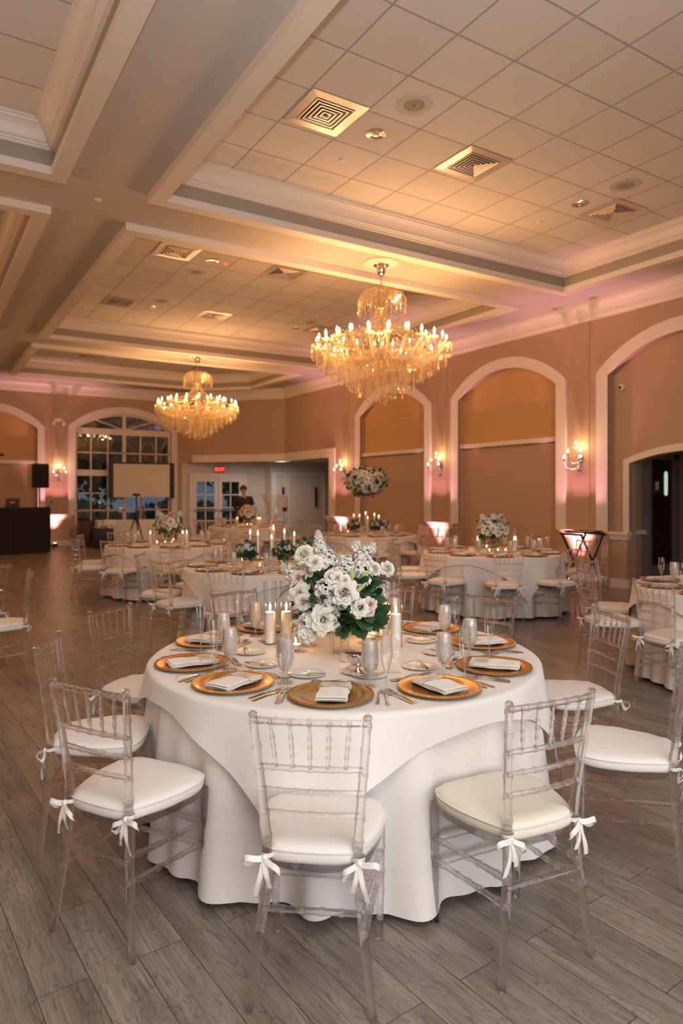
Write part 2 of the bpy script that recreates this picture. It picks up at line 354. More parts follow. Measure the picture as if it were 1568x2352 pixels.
def place(proto, loc, rz=0, label=None, group=None, scale=None):
    """first use moves the prototype itself, later uses copy it and its parts"""
    if proto.name not in used: used.add(proto.name); o = proto; KIDS[proto.name] = [c.name for c in proto.children]
    else: o = copy_tree(proto)
    o.location = loc; o.rotation_euler = (0, 0, rz)
    if scale: o.scale = (scale,)*3
    tag(o, label, None, group); return o

# ------------------------------------------------------------------ room shell (survey units, scaled by S)
XW, YF, XL, YN = 10.0, 22.1, -6.44, -4.5
SOF, FB = 4.92, 4.83
fl = MB(S); fl.quad((XL-.3, YN-.3, 0), (15, YN-.3, 0), (15, YF+.3, 0), (XL-.3, YF+.3, 0)); struct(fl.build('floor', 'floor', smooth=0))

def offset_poly(P, d):
    n = len(P); out = []
    for i in range(n):
        a, b, c = Vector(P[i-1]), Vector(P[i]), Vector(P[(i+1) % n])
        e1 = (b-a).normalized(); e2 = (c-b).normalized()
        n1 = Vector((-e1.y, e1.x)); n2 = Vector((-e2.y, e2.x))
        bis = (n1+n2); bis = bis / bis.dot(n1) ; out.append(tuple(b + bis*d))
    return out
def ring_mesh(P, prof, k=S):
    mb = MB(k); n = len(P); rows = [[(x, y, z) for x, y in offset_poly(P, ins)] for ins, z in prof]
    for a, b in zip(rows, rows[1:]):
        for i in range(n):
            j = (i+1) % n; mb.quad(a[i], a[j], b[j], b[i])
    return mb
colX = [(-5.46, 1.34), (2.2, 9.03)]; rowY = [(-3.6, -0.25), (0.65, 7.6), (8.5, 15.47), (16.43, 20.75)]
xs = [XL, -5.46, 1.34, 2.2, 9.03, XW]; ys = [YN, -3.6, -0.25, 0.65, 7.6, 8.5, 15.47, 16.43, 20.75, YF]
sf = MB(S)
for i in range(5):
    for j in range(9):
        if (xs[i], xs[i+1]) in colX and (ys[j], ys[j+1]) in rowY: continue
        sf.quad((xs[i], ys[j], SOF), (xs[i], ys[j+1], SOF), (xs[i+1], ys[j+1], SOF), (xs[i+1], ys[j], SOF))
sf.quad((9.03, 19.6, SOF), (9.03, 20.75, SOF), (7.88, 20.75, SOF))
sf.quad((-5.46, 19.6, SOF), (-4.31, 20.75, SOF), (-5.46, 20.75, SOF))
struct(sf.build('ceiling', 'soffit', smooth=0))
tn = 0
for ci, (x0, x1) in enumerate(colX):
    for ri, (y0, y1) in enumerate(rowY):
        P = [(x0, y0), (x1, y0), (x1, y1), (x0, y1)]
        if ri == 3: P = [(x0, y0), (x1, y0), (x1, 19.6), (7.88, y1), (x0, y1)] if ci else [(x0, y0), (x1, y0), (x1, y1), (-4.31, y1), (x0, 19.6)]
        tn += 1
        struct(ring_mesh(P, [(-.001, SOF), (-.001, FB), (.165, FB), (.165, 4.915), (.15, 4.915)]).build(f'trim_{tn}', 'trim', smooth=0)); tn += 1
        struct(ring_mesh(P, [(.15, 4.915), (.15, 5.06)]).build(f'trim_{tn}', 'taupe', smooth=0)); tn += 1
        struct(ring_mesh(P, [(.15, 5.06), (.185, 5.06), (.185, 5.085), (.20, 5.09), (.205, 5.11), (.225, 5.115), (.225, 5.135), (.235, 5.17), (.255, 5.21), (.285, 5.24), (.31, 5.255), (.315, 5.275), (.335, 5.28), (.335, 5.30)]).build(f'trim_{tn}', 'trim', smooth=0))
        Q = offset_poly(P, .33)
        struct(MB(S).quad(*[(x, y, 5.30) for x, y in Q]).build(f'ceiling_tiles_{tn}', 'tile', smooth=0))
        struct(MB(S).quad(*[(x, y, 5.36) for x, y in P]).build(f'ceiling_slab_{tn}', 'soffit', smooth=0))

# --- walls with arched niches
def arc_z(y, c, hw, spring, rise):
    rr = (hw*hw + rise*rise) / (2*rise); return spring + rise - rr + math.sqrt(max(rr*rr - (y-c)**2, 0))
def right_map(s_, z, n=0): return (XW + n, s_, z)
def far_map(s_, z, n=0): return (s_, YF + n, z)
def left_map(s_, z, n=0): return (XL - n, s_, z)
NSEG = 28
def arched_wall(name, mp, s0, s1, niches, ztop=SOF, depth=0.13, z0=0):
    mb = MB(S); cur = s0
    for c, hw, sp, ri, kind in sorted(niches):
        mb.quad(mp(cur, z0), mp(c-hw, z0), mp(c-hw, ztop), mp(cur, ztop))
        for i in range(NSEG):
            a = c-hw+2*hw*i/NSEG; b = c-hw+2*hw*(i+1)/NSEG
            za, zb = arc_z(a, c, hw, sp, ri), arc_z(b, c, hw, sp, ri)
            mb.quad(mp(a, za), mp(b, zb), mp(b, ztop), mp(a, ztop))
            mb.quad(mp(a, za), mp(b, zb), mp(b, zb, depth), mp(a, za, depth))
        for e in (c-hw, c+hw): mb.quad(mp(e, 0), mp(e, sp), mp(e, sp, depth), mp(e, 0, depth))
        cur = c+hw
    mb.quad(mp(cur, z0), mp(s1, z0), mp(s1, ztop), mp(cur, ztop))
    return struct(mb.build(name, 'wall', smooth=0))
def niche_back(name, mp, c, hw, sp, ri, depth, mat, zlo=0.0, zhi=None):
    mb = MB(S)
    for i in range(NSEG):
        a = c-hw+2*hw*i/NSEG; b = c-hw+2*hw*(i+1)/NSEG
        za, zb = arc_z(a, c, hw, sp, ri), arc_z(b, c, hw, sp, ri)
        if zhi: za = zb = zhi
        mb.quad(mp(a, zlo, depth), mp(b, zlo, depth), mp(b, zb, depth), mp(a, za, depth))
    return struct(mb.build(name, mat, smooth=0))
def arch_trim(name, mp, c, hw, sp, ri, wd=0.225, zlo=0.93, pr=0.035):
    """flat band round an arch, standing proud of the wall"""
    inn = [(c-hw, zlo), (c-hw, sp)] + [(c-hw+2*hw*i/NSEG, arc_z(c-hw+2*hw*i/NSEG, c, hw, sp, ri)) for i in range(1, NSEG)] + [(c+hw, sp), (c+hw, zlo)]
    ho = hw+wd; ro = ri*1.32
    spo = sp + 0.06
    out = [(c-ho, zlo), (c-ho, spo)] + [(c-ho+2*ho*i/NSEG, arc_z(c-ho+2*ho*i/NSEG, c, ho, spo, ro)) for i in range(1, NSEG)] + [(c+ho, spo), (c+ho, zlo)]
    mb = MB(S)
    for i in range(len(inn)-1):
        a, b, C_, d = inn[i], inn[i+1], out[i+1], out[i]
        mb.quad(mp(*a, -pr), mp(*b, -pr), mp(*C_, -pr), mp(*d, -pr))
        mb.quad(mp(*a, -pr), mp(*b, -pr), mp(*b, .02), mp(*a, .02))
        mb.quad(mp(*d, -pr), mp(*C_, -pr), mp(*C_, 0), mp(*d, 0))
    return struct(mb.build(name, 'trim', smooth=0))
ARR = [(13.70, 1.345, 3.60, 0.48, 'p'), (9.875, 1.335, 3.60, 0.48, 'p'), (6.08, 1.36, 3.60, 0.50, 'd'), (2.25, 1.345, 3.60, 0.48, 'p')]
arched_wall('wall_right', right_map, YN, 16.63, ARR)
mb = MB(S); mb.quad(right_map(16.63, 2.61), right_map(19.38, 2.61), right_map(19.38, SOF), right_map(16.63, SOF)); struct(mb.build('wall_right_over_lobby', 'wall', smooth=0))
CH = ((10.0, 19.38), (7.55, YF))
mb = MB(S); mb.quad((*CH[0], 2.61), (*CH[1], 2.61), (*CH[1], SOF), (*CH[0], SOF)); struct(mb.build('wall_chamfer', 'wall', smooth=0))
for k_, (c, hw, sp, ri, kind) in enumerate(ARR):
    tn += 1; arch_trim(f'trim_{tn}', right_map, c, hw, sp, ri)
    if kind == 'p':
        niche_back(f'wall_arch_lower_{k_}', right_map, c, hw, sp, ri, .13, 'wall', 0, 2.58)
        mbp = MB(S)
        for lo, hi in ((2.60, 3.30), (3.305, None)):
            for i in range(NSEG):
                a = c-hw+2*hw*i/NSEG; b = c-hw+2*hw*(i+1)/NSEG
                za = hi or arc_z(a, c, hw, sp, ri); zb = hi or arc_z(b, c, hw, sp, ri)
                mbp.quad(right_map(a, lo, .12), right_map(b, lo, .12), right_map(b, zb, .12), right_map(a, za, .12))
        struct(mbp.build(f'wall_arch_panel_{k_}', 'panel', smooth=0))
        tn += 1; struct(MB(S).box((XW+.03, c-hw, 2.555), (XW+.14, c+hw, 2.64)).build(f'trim_{tn}', 'trim', smooth=0))
# arch 3 holds the service passage with its own low arch
pc, phw, psp, pri = 6.05, 1.07, 2.09, 0.17
mb = MB(S); c, hw, sp, ri, _ = ARR[2]
cuts = sorted(set([c-hw+2*hw*i/NSEG for i in range(NSEG+1)] + [pc-phw+2*phw*i/20 for i in range(21)]))
for a, b in zip(cuts, cuts[1:]):
    mid = (a+b)/2
    la, lb = (arc_z(a, pc, phw, psp, pri), arc_z(b, pc, phw, psp, pri)) if abs(mid-pc) < phw else (0, 0)
    mb.quad(right_map(a, la, .13), right_map(b, lb, .13), right_map(b, arc_z(b, c, hw, sp, ri), .13), right_map(a, arc_z(a, c, hw, sp, ri), .13))
struct(mb.build('wall_passage_front', 'wall', smooth=0))
tn += 1; o = arch_trim(f'trim_{tn}', lambda s_, z, n=0: right_map(s_, z, n+.13), pc, phw, psp, pri, wd=.11, zlo=0.93)
mb = MB(S)
for y in (pc-phw, pc+phw): mb.quad((XW+.13, y, 0), (XW+.30, y, 0), (XW+.30, y, psp), (XW+.13, y, psp))
for i in range(20):
    a = pc-phw+2*phw*i/20; b = pc-phw+2*phw*(i+1)/20
    mb.quad((XW+.13, a, arc_z(a, pc, phw, psp, pri)), (XW+.13, b, arc_z(b, pc, phw, psp, pri)), (XW+.30, b, arc_z(b, pc, phw, psp, pri)), (XW+.30, a, arc_z(a, pc, phw, psp, pri)))
mb.box((XW+.16, pc-phw-.5, 2.36), (XW+4, pc+phw+1.6, 2.40))
mb.quad((XW+.14, 7.55, 0), (XW+4, 7.55, 0), (XW+4, 7.55, 2.36), (XW+.14, 7.55, 2.36))
mb.quad((XW+4, 7.55, 0), (XW+4, 4.5, 0), (XW+4, 4.5, 2.35), (XW+4, 7.55, 2.35))
mb.quad((XW+.13, 4.5, 0), (XW+4, 4.5, 0), (XW+4, 4.5, 2.35), (XW+.13, 4.5, 2.35))
struct(mb.build('wall_passage_inside', 'wall', smooth=0))
# left, near walls
LARR = [(13.70, 1.345, 3.60, 0.48, 'p'), (9.875, 1.335, 3.60, 0.48, 'p'), (6.08, 1.36, 3.60, 0.50, 'p')]
mb = MB(S); mb.quad(left_map(YN, 0), left_map(YF, 0), left_map(YF, SOF), left_map(YN, SOF)); struct(mb.build('wall_left', 'wall', smooth=0))
mb = MB(S); mb.quad((XL, YN, 0), (XW, YN, 0), (XW, YN, SOF), (XL, YN, SOF)); struct(mb.build('wall_near', 'wall', smooth=0))
# far wall: arched niche and the great arched window
WIN = (5.68, 1.50, 3.60, 0.50, 'w'); FAR = [(1.75, 1.36, 3.52, 0.50, 'p'), WIN, (-2.2, 1.36, 3.52, 0.5, 'p')]
arched_wall('wall_far', far_map, XL, CH[1][0], FAR, depth=0.16)
for k_, (c, hw, sp, ri, kind) in enumerate(FAR):
    tn += 1; arch_trim(f'trim_{tn}', far_map, c, hw, sp, ri, wd=.2, zlo=0.93 if kind == 'p' else 0.93)
    if kind == 'p':
        niche_back(f'wall_far_arch_lower_{k_}', far_map, c, hw, sp, ri, .13, 'wall', 0, 2.5)
        niche_back(f'wall_far_arch_panel_{k_}', far_map, c, hw, sp, ri, .12, 'panel', 2.5)
        tn += 1; struct(MB(S).box((c-hw, YF+.02, 2.46), (c+hw, YF+.14, 2.56)).build(f'trim_{tn}', 'trim', smooth=0))
# window bars
c, hw, sp, ri, _ = WIN
win = empty('window_1'); struct(win)
fr = MB(S); yy0, yy1 = YF+.08, YF+.15
def vbar(x, w_, z0, z1): fr.box((x-w_/2, yy0, z0), (x+w_/2, yy1, z1))
def hbar(z, w_, x0=c-hw, x1=c+hw, d=0): fr.box((x0, yy0-d, z-w_/2), (x1, yy1+d, z+w_/2))
for x in (c-hw+.03, c+hw-.03): vbar(x, .07, .1, sp)
vbar(c, .10, .1, sp+ri)
for dx in (-1.02, -.51, .52, 1.03): vbar(c+dx, .035, .1, 3.5)
for z, w_ in ((.12, .2), (.53, .035), (1.05, .035), (1.59, .035), (2.86, .035)): hbar(z, w_)
hbar(2.225, .19, d=.01); hbar(3.53, .19, d=.01)
for sx in (-1, 1): fr.tube([(c, YF+.11, 3.6), (c+sx*.95, YF+.11, arc_z(c+sx*.95, c, hw, sp, ri))], .022, 6)
fr.tube([(c-hw+2*hw*i/NSEG, YF+.11, arc_z(c-hw+2*hw*i/NSEG, c, hw, sp, ri)-.02) for i in range(NSEG+1)], .04, 6)
struct(fr.build('window_frame', 'trim', win, smooth=0))
struct(niche_back('window_glass', far_map, c, hw, sp, ri, .115, 'pane', 0.1)); bpy.data.objects['window_glass'].parent = win
# crown moulding round the room
RP = [(XL, YN), (XW, YN), (XW, 19.38), (7.55, YF), (XL, YF)]
cp = [(0, 4.60), (.02, 4.60), (.02, 4.63), (.035, 4.64), (.035, 4.66), (.05, 4.665), (.055, 4.72), (.075, 4.78), (.10, 4.82), (.125, 4.84), (.13, 4.865), (.145, 4.87), (.145, SOF)]
tn += 1; struct(ring_mesh(RP, cp).build(f'trim_{tn}', 'trim', smooth=0))
# header trim over the lobby opening, jamb trim
def seg_box(name, a, b, n0, n1, z0, z1, mat='trim'):
    a = Vector(a); b = Vector(b); d = (b-a).normalized(); nn = Vector((-d.y, d.x))
    P = [a+nn*n0, b+nn*n0, b+nn*n1, a+nn*n1]; mb = MB(S)
    mb.add([(p.x, p.y, z) for z in (z0, z1) for p in P], [(0, 3, 2, 1), (4, 5, 6, 7), (0, 1, 5, 4), (1, 2, 6, 5), (2, 3, 7, 6), (3, 0, 4, 7)])
    return struct(mb.build(name, mat, smooth=0))
tn += 1; seg_box(f'trim_{tn}', (XW, 16.32), (XW, 19.40), -.25, .04, 2.61, 2.86)
tn += 1; seg_box(f'trim_{tn}', (XW, 19.38), (7.82, 21.80), -.25, .04, 2.61, 2.84)
tn += 1; struct(MB(S).box((XW-.035, 16.32, .93), (XW+.25, 16.63, 2.61)).build(f'trim_{tn}', 'trim', smooth=0))
# dado pedestals with capped ledge under the pilasters, and base blocks
def pedestal(mp, a, b, mat='wall'):
    global tn
    tn += 1
    P = [mp(a, 0, 0), mp(b, 0, 0)]
    def bx(s0, s1, n0, n1, z0, z1, nm, mt):
        p = mp(s0, z0, n0); q = mp(s1, z1, n1)
        struct(MB(S).box(tuple(min(i, j) for i, j in zip(p, q)), tuple(max(i, j) for i, j in zip(p, q))).build(nm, mt, smooth=0))
    bx(a, b, -.06, .0, .0, .83, f'wall_pedestal_{tn}', 'wall'); tn += 1
    bx(a-.05, b+.05, -.13, .0, .90, .945, f'trim_{tn}', 'trim'); tn += 1
    bx(a-.03, b+.03, -.10, .0, .865, .90, f'trim_{tn}', 'trim'); tn += 1
    bx(a-.015, b+.015, -.085, .0, .81, .865, f'trim_{tn}', 'trim'); tn += 1
    bx(a-.02, b+.02, -.085, .0, .0, .15, f'baseboard_{tn}', 'trim')
pedestal(right_map, 15.27, 16.66); pedestal(right_map, 11.43, 12.13); pedestal(right_map, 7.65, 8.34)
pedestal(lambda s_, z, n=0: right_map(s_, z, n+.12), 7.12, 7.45)
pedestal(far_map, 3.34, 4.02); pedestal(far_map, 7.38, 7.56); pedestal(far_map, -.6, .18)
# ledge and base inside passage side
tn += 1; struct(MB(S).box((XW+.30, 7.46, .86), (XW+1.08, 7.55, .94)).build(f'trim_{tn}', 'trim', smooth=0))
# pilaster fins between the arches
for mp, a in ((right_map, 15.81), (right_map, 11.77), (right_map, 7.99), (far_map, 3.69)):
    tn += 1; p = mp(a-.17, .945, -.008); q = mp(a+.17, 4.60, .0)
    struct(MB(S).box(tuple(min(i, j) for i, j in zip(p, q)), tuple(max(i, j) for i, j in zip(p, q))).build(f'trim_{tn}', 'wall', smooth=0))
# lobby
mb = MB(S)
mb.quad((7.55, YF+.02, 0), (10.6, YF+.02, 0), (10.6, YF+.02, 2.85), (7.55, YF+.02, 2.85))
mb.quad((10.6, YF+.02, 0), (10.6, 21.6, 0), (10.6, 21.6, 2.85), (10.6, YF+.02, 2.85))
mb.quad((10.6, 21.6, 0), (15, 21.6, 0), (15, 21.6, 2.85), (10.6, 21.6, 2.85))
mb.quad((XW+.25, 16.5, 0), (15, 16.5, 0), (15, 16.5, 2.85), (XW+.25, 16.5, 2.85)); mb.quad((15, 16.5, 0), (15, 21.6, 0), (15, 21.6, 2.85), (15, 16.5, 2.85))
struct(mb.build('wall_lobby', M['lobby'], smooth=0))
struct(MB(S).quad((7.55, YF+.02, 2.7), (10, 19.5, 2.7), (10.1, 16.5, 2.7), (15, 16.5, 2.7), (15, YF+.02, 2.7)).build('ceiling_lobby', 'lobby', smooth=0))
# lobby doors
def double_door(name, x0, x1, y, ztop, label):
    d = empty(name); struct(d)
    t = MB(S); t.box((x0-.14, y-.06, 0), (x0, y-.0, ztop+.14)); t.box((x1, y-.06, 0), (x1+.14, y, ztop+.14)); t.box((x0, y-.06, ztop), (x1, y, ztop+.14))
    struct(t.build('door_frame', 'trim', d, smooth=0))
    mid = (x0+x1)/2
    for a, b in ((x0, mid-.01), (mid+.01, x1)):
        l = MB(S); w_ = .13
        l.box((a, y-.035, 0), (a+w_, y-.005, ztop)); l.box((b-w_, y-.035, 0), (b, y-.005, ztop)); l.box((a+w_, y-.035, 0), (b-w_, y-.005, .2)); l.box((a+w_, y-.035, ztop-.15), (b-w_, y-.005, ztop))
        cx_ = (a+b)/2; l.box((cx_-.02, y-.03, .2), (cx_+.02, y-.01, ztop-.15))
        for i in range(1, 4): z = .2+(ztop-.35)*i/4; l.box((a+w_, y-.03, z-.02), (b-w_, y-.01, z+.02))
        struct(l.build('door_leaf', 'trim', d, smooth=0))
        struct(MB(S).quad((a+w_, y-.02, .2), (b-w_, y-.02, .2), (b-w_, y-.02, ztop-.15), (a+w_, y-.02, ztop-.15)).build('door_pane', 'pane', d, smooth=0))
        struct(MB(S).box((a+.04, y-.09, .98), (b-.04, y-.055, 1.03)).build('push_bar', 'grey', d, smooth=0))
    return d
double_door('door_1', 7.92, 9.72, YF+.01, 2.13, '')
# dusk garden seen through the lobby doors: the wall behind the panes is open
o = bpy.data.objects['wall_lobby']; b = bmesh.new(); b.from_mesh(o.data); b.faces.ensure_lookup_table()
bmesh.ops.delete(b, geom=[b.faces[0]], context='FACES'); b.to_mesh(o.data); b.free()
mb = MB(S)
mb.quad((7.55, YF+.02, 2.13), (10.6, YF+.02, 2.13), (10.6, YF+.02, 2.85), (7.55, YF+.02, 2.85)); mb.quad((7.55, YF+.02, 0), (7.92, YF+.02, 0), (7.92, YF+.02, 2.13), (7.55, YF+.02, 2.13)); mb.quad((9.72, YF+.02, 0), (10.6, YF+.02, 0), (10.6, YF+.02, 2.13), (9.72, YF+.02, 2.13))
struct(mb.build('wall_lobby_door_side', 'lobby', smooth=0))
for nm, x0, x1, hx in (('door_2', 10.75, 11.1, 11.02), ('door_3', 11.3, 12.7, 12.35)):
    d = empty(nm); struct(d)
    t = MB(S); y = 21.6; t.box((x0-.08, y-.04, 0), (x0, y, 2.25)); t.box((x1, y-.04, 0), (x1+.08, y, 2.25)); t.box((x0-.08, y-.04, 2.25), (x1+.08, y, 2.33))
    struct(t.build('door_frame', 'white', d, smooth=0)); struct(MB(S).box((x0, y-.03, 0), (x1, y-.005, 2.25)).build('door_leaf', M['screen'], d, smooth=0))
    struct(MB(S).box((hx-.035, y-.11, 1.08), (hx+.035, y-.07, 1.80)).build('pull_bar', 'black', d, smooth=0))
# dark swing door in the service passage
d = empty('door_4'); struct(d)
struct(MB(S).box((11.16, 7.44, 0.02), (11.84, 7.5, 2.2)).build('door_leaf', 'doorwood', d, smooth=0))
t = MB(S); t.box((11.08, 7.40, 0), (11.16, 7.54, 2.3)); t.box((11.84, 7.40, 0), (12.0, 7.54, 2.3)); t.box((11.08, 7.40, 2.22), (12.0, 7.54, 2.3)); struct(t.build('door_frame', 'grey', d, smooth=0))
v = MB(S)
pts = []
for i in range(24):
    a = 2*math.pi*i/24; cx_, cz = math.cos(a), math.sin(a); pts.append((11.63+.055*cx_, 7.432, 1.77+(.17 if cz >= 0 else -.17)+.055*cz))
v.add(pts, [tuple(range(24))]); struct(v.build('vision_panel', 'doorglow', d, smooth=0))
pl = MB(S).box((11.27, 7.425, 1.6), (11.42, 7.44, 1.82)).build('restroom_plaque', 'bronze', d, smooth=0); struct(pl)
fg = MB(S)
for x in (11.315, 11.375):
    fg.ball((x, 7.42, 1.785), .012, 8, 6); fg.box((x-.012, 7.418, 1.66), (x+.012, 7.424, 1.768))
fg.box((11.344, 7.418, 1.64), (11.347, 7.424, 1.8)); struct(fg.build('plaque_figures', 'trim', d, smooth=0))
struct(MB(S).box((11.16, 7.43, .02), (11.84, 7.438, .3)).build('kick_plate', 'grey', d, smooth=0))

# exit sign
ex = empty('exit_sign', (8.86*S, (YF-.03)*S, 2.4*S), 0, 'red glowing EXIT sign above the lobby double doors', 'exit sign')
MB().box((-.17, -.03, -.11), (.17, .03, .11)).build('housing', 'redbox', ex, smooth=0)
def text(name, body, size, loc, rot, mat, parent, ext=0.002, shear=0.0):
    cu = bpy.data.curves.new(name, 'FONT'); cu.body = body; cu.size = size; cu.extrude = ext; cu.align_x = 'CENTER'; cu.align_y = 'CENTER'; cu.shear = shear
    cu.materials.append(M[mat]); o = bpy.data.objects.new(name, cu); COL.objects.link(o); o.location = loc; 
    me = bpy.data.meshes.new_from_object(o.evaluated_get(bpy.context.evaluated_depsgraph_get())); q = bpy.data.objects.new(name+'_', me); bpy.data.objects.remove(o); q.name = name
    COL.objects.link(q); q.location = loc; q.rotation_euler = rot; q.parent = parent; return q
text('letters', 'EXIT', .17, (0, -.034, 0), (R(90), 0, 0), 'red', ex)
# lobby ceiling lamp + sanitiser stand
lp = empty('ceiling_lamp', (9.6, 19.7, 2.5), 0, 'rectangular white light panel in the lobby ceiling', 'ceiling light')
MB().box((-.62, -.27, .07), (.62, .27, .11)).build('lamp_frame', 'white', lp, smooth=0); MB().box((-.58, -.23, .06), (.58, .23, .07)).build('diffuser', 'ledpanel', lp, smooth=0)
st = empty('sanitizer_stand', (9.7, 18.85, 0), R(-20), 'white hand sanitizer dispenser on a floor stand in the lobby', 'sanitizer stand')
bevel(MB().box((-.1, -.07, 1.0), (.1, .07, 1.5)).build('dispenser', 'trim', st), .03); MB().box((-.06, -.1, .98), (.06, -.02, 1.1)).build('nozzle', 'black', st)
MB().tube([(0, 0, .02), (0, 0, 1.02)], .022, 10).build('pole', 'trim', st); MB().lathe([(0, 0), (.17, 0), (.17, .015), (.02, .03)], 24).build('base', 'trim', st)

# ------------------------------------------------------------------ garden outside
struct(MB().quad((-20, 21.9, -.15), (30, 21.9, -.15), (30, 60, -.15), (-20, 60, -.15)).build('ground_lawn', 'grass', smooth=0))
def leaf_cloud(mb, c, r, n, size):
    for _ in range(n):
        d = Vector((random.gauss(0, 1), random.gauss(0, 1), random.gauss(0, 1))).normalized() * (random.random() ** .4)
        p = Vector(c) + Vector((d.x*r[0], d.y*r[1], d.z*r[2])); e = Euler((random.uniform(0, 6), random.uniform(0, 6), random.uniform(0, 6))).to_matrix().to_4x4(); e.translation = p
        s_ = size*random.uniform(.6, 1.3)
        mb.add([(-s_, 0, 0), (0, -s_*.5, .1*s_), (s_, 0, 0), (0, s_*.5, .1*s_)], [(0, 1, 2, 3)], e)
def tree(x, y, h, rad, label, lean=0.0):
    t = empty('tree', (x, y, -.15), 0, label, 'tree', 'trees in the garden outside the window')
    tr = MB(); tr.tube([(0, 0, 0), (.1+lean*.2, 0, h*.25), (lean*.6, .1, h*.5), (lean, 0, h*.8)], [.3, .24, .18, .08], 10)
    for a in range(5):
        an = a*1.3; tr.tube([(lean*.4, 0, h*(.3+.06*a)), (lean*.4+math.cos(an)*rad*.5, math.sin(an)*rad*.3, h*(.5+.07*a)), (lean*.4+math.cos(an)*rad, math.sin(an)*rad*.5, h*(.62+.07*a))], [.12, .08, .03], 7)
    tr.build('trunk', 'bark', t)
    lf = MB()
    for i in range(14): leaf_cloud(lf, (lean+random.uniform(-rad, rad), random.uniform(-rad, rad)*.6, h*random.uniform(.35, 1.0)), (rad*.6, rad*.5, rad*.45), 520, .17)
    tag(lf.build('foliage', 'canopyleaf', t, smooth=0), kind='stuff')
tree(4.9, 27.5, 6.2, 2.3, 'spreading dark tree seen through the left half of the window', .3)
tree(8.6, 26.0, 6.5, 2.0, 'large leaning tree seen through the right half of the window', -1.2)
tree(12.2, 29.0, 6.5, 2.5, 'tree seen through the lobby door glass')
for x0, x1, y, lb in ((2.6, 6.4, 24.6, 'clipped hedge outside the lower left window panes'), (6.5, 10.5, 24.8, 'clipped hedge outside the lower right panes and lobby doors')):
    h = MB(); leaf_cloud(h, ((x0+x1)/2, y, .55), ((x1-x0)/2, .5, .8), 5200, .08); tag(h.build('hedge', 'canopyleaf', smooth=0), lb, 'hedge', 'hedges in the garden')

# ------------------------------------------------------------------ ceiling fittings
TZ = 5.30*S
def make_vent():
    v = empty('ceiling_vent'); v['category'] = 'air vent'; v['group'] = 'square ceiling air vents'
    p = MB()
    w0, w1 = .30, .205
    p.add([(-w0, -w0, -.006), (w0, -w0, -.006), (w0, w0, -.006), (-w0, w0, -.006), (-w1, -w1, -.012), (w1, -w1, -.012), (w1, w1, -.012), (-w1, w1, -.012)], [(0, 1, 5, 4), (1, 2, 6, 5), (2, 3, 7, 6), (3, 0, 4, 7)]); p.build('face_plate', 'ventplate', v, smooth=0)
    MB().quad((-w1, -w1, -.004), (w1, -w1, -.004), (w1, w1, -.004), (-w1, w1, -.004)).build('duct_opening', 'dark', v, smooth=0)
    for i in range(5):
        a = w1-.040*i; l = MB(); rows = [(a, -.016), (a-.003, -.020), (a-.013, -.020), (a-.027, -.008)]
        for (p_, z_), (q_, y_) in zip(rows, rows[1:]): l.add([(-p_, -p_, z_), (p_, -p_, z_), (p_, p_, z_), (-p_, p_, z_), (-q_, -q_, y_), (q_, -q_, y_), (q_, q_, y_), (-q_, q_, y_)], [(0, 1, 5, 4), (1, 2, 6, 5), (2, 3, 7, 6), (3, 0, 4, 7)])
        l.build('louver', 'ventplate', v, smooth=0)
    return v
M['ventplate'] = principled('satin_vent_metal', (0.66, 0.58, 0.50), 0.32, 0.5, noise=0.02)
vent = make_vent()
VL = [(3.29, 5.55, 'nearest the camera, with a lit shiny frame'), (5.16, 5.55, 'the largest dark-slatted one in mid ceiling'), (7.55, 5.55, 'near the far right corner of the near coffer'),
      (3.29, 9.9, 'in the second coffer, its near left corner'), (5.1, 9.9, 'second coffer, near edge, middle'), (3.27, 13.08, 'second coffer, far left'), (5.12, 13.08, 'second coffer, far middle'), (7.56, 9.84, 'second coffer, just behind the near chandelier top'), (7.55, 12.96, 'second coffer, left of the near chandelier arms'),
      (3.86, 18.72, 'farthest coffer, left'), (6.97, 18.74, 'farthest coffer, behind the far chandelier rod')]
for x, y, t in VL: place(vent, (x, y, TZ-.001), 0, 'square ceiling air vent ' + t)
dl = empty('recessed_downlight'); dl['category'] = 'downlight'
MB().lathe([(.062, -.006), (.062, -.012), (.09, -.008), (.092, -.001)], 32).build('trim_ring', 'chrome', dl)
MB().lathe([(.062, -.008), (.055, -.003), (.03, -.0015), (.0, -.001)], 32).build('reflector', 'chrome', dl)
for x, y, t in ((3.91, 5.6, 'near the camera, left part of the near coffer'), (6.99, 5.61, 'far right of the near coffer'), (3.89, 9.98, 'near left of the second coffer'), (3.89, 13.11, 'far left of the second coffer'), (7.02, 13.15, 'second coffer, left of the near chandelier')):
    place(dl, (x, y, TZ), 0, 'round chrome recessed downlight ' + t, 'recessed ceiling downlights', 1.12)
sp_ = empty('ceiling_speaker'); sp_['category'] = 'speaker'
MB().lathe([(0, -.008), (.10, -.008), (.10, -.006), (.17, -.006), (.172, 0)], 36).build('grille', 'speakergrille', sp_); MB().lathe([(0, -.010), (.012, -.010), (.012, -.007)], 12).build('badge', 'dark', sp_); MB().lathe([(0, -.0095), (.095, -.009), (.10, -.0075)], 32).build('cone_cover', 'taupe', sp_)
for x, y, t in ((3.91, 4.99, 'in the near coffer, left'), (7.01, 4.99, 'in the near coffer, right edge of picture'), (3.87, 10.63, 'in the second coffer, near left'), (3.9, 12.6, 'in the second coffer, far left'), (7.04, 12.51, 'in the second coffer, left of chandelier')):
    place(sp_, (x, y, TZ), 0, 'round flush ceiling speaker ' + t, 'flush ceiling speakers')
sk = tag(MB().lathe([(0, -.012), (.035, -.012), (.04, -.008), (.04, 0)], 24).build('sprinkler_cover', 'trim'), None, 'sprinkler cover')
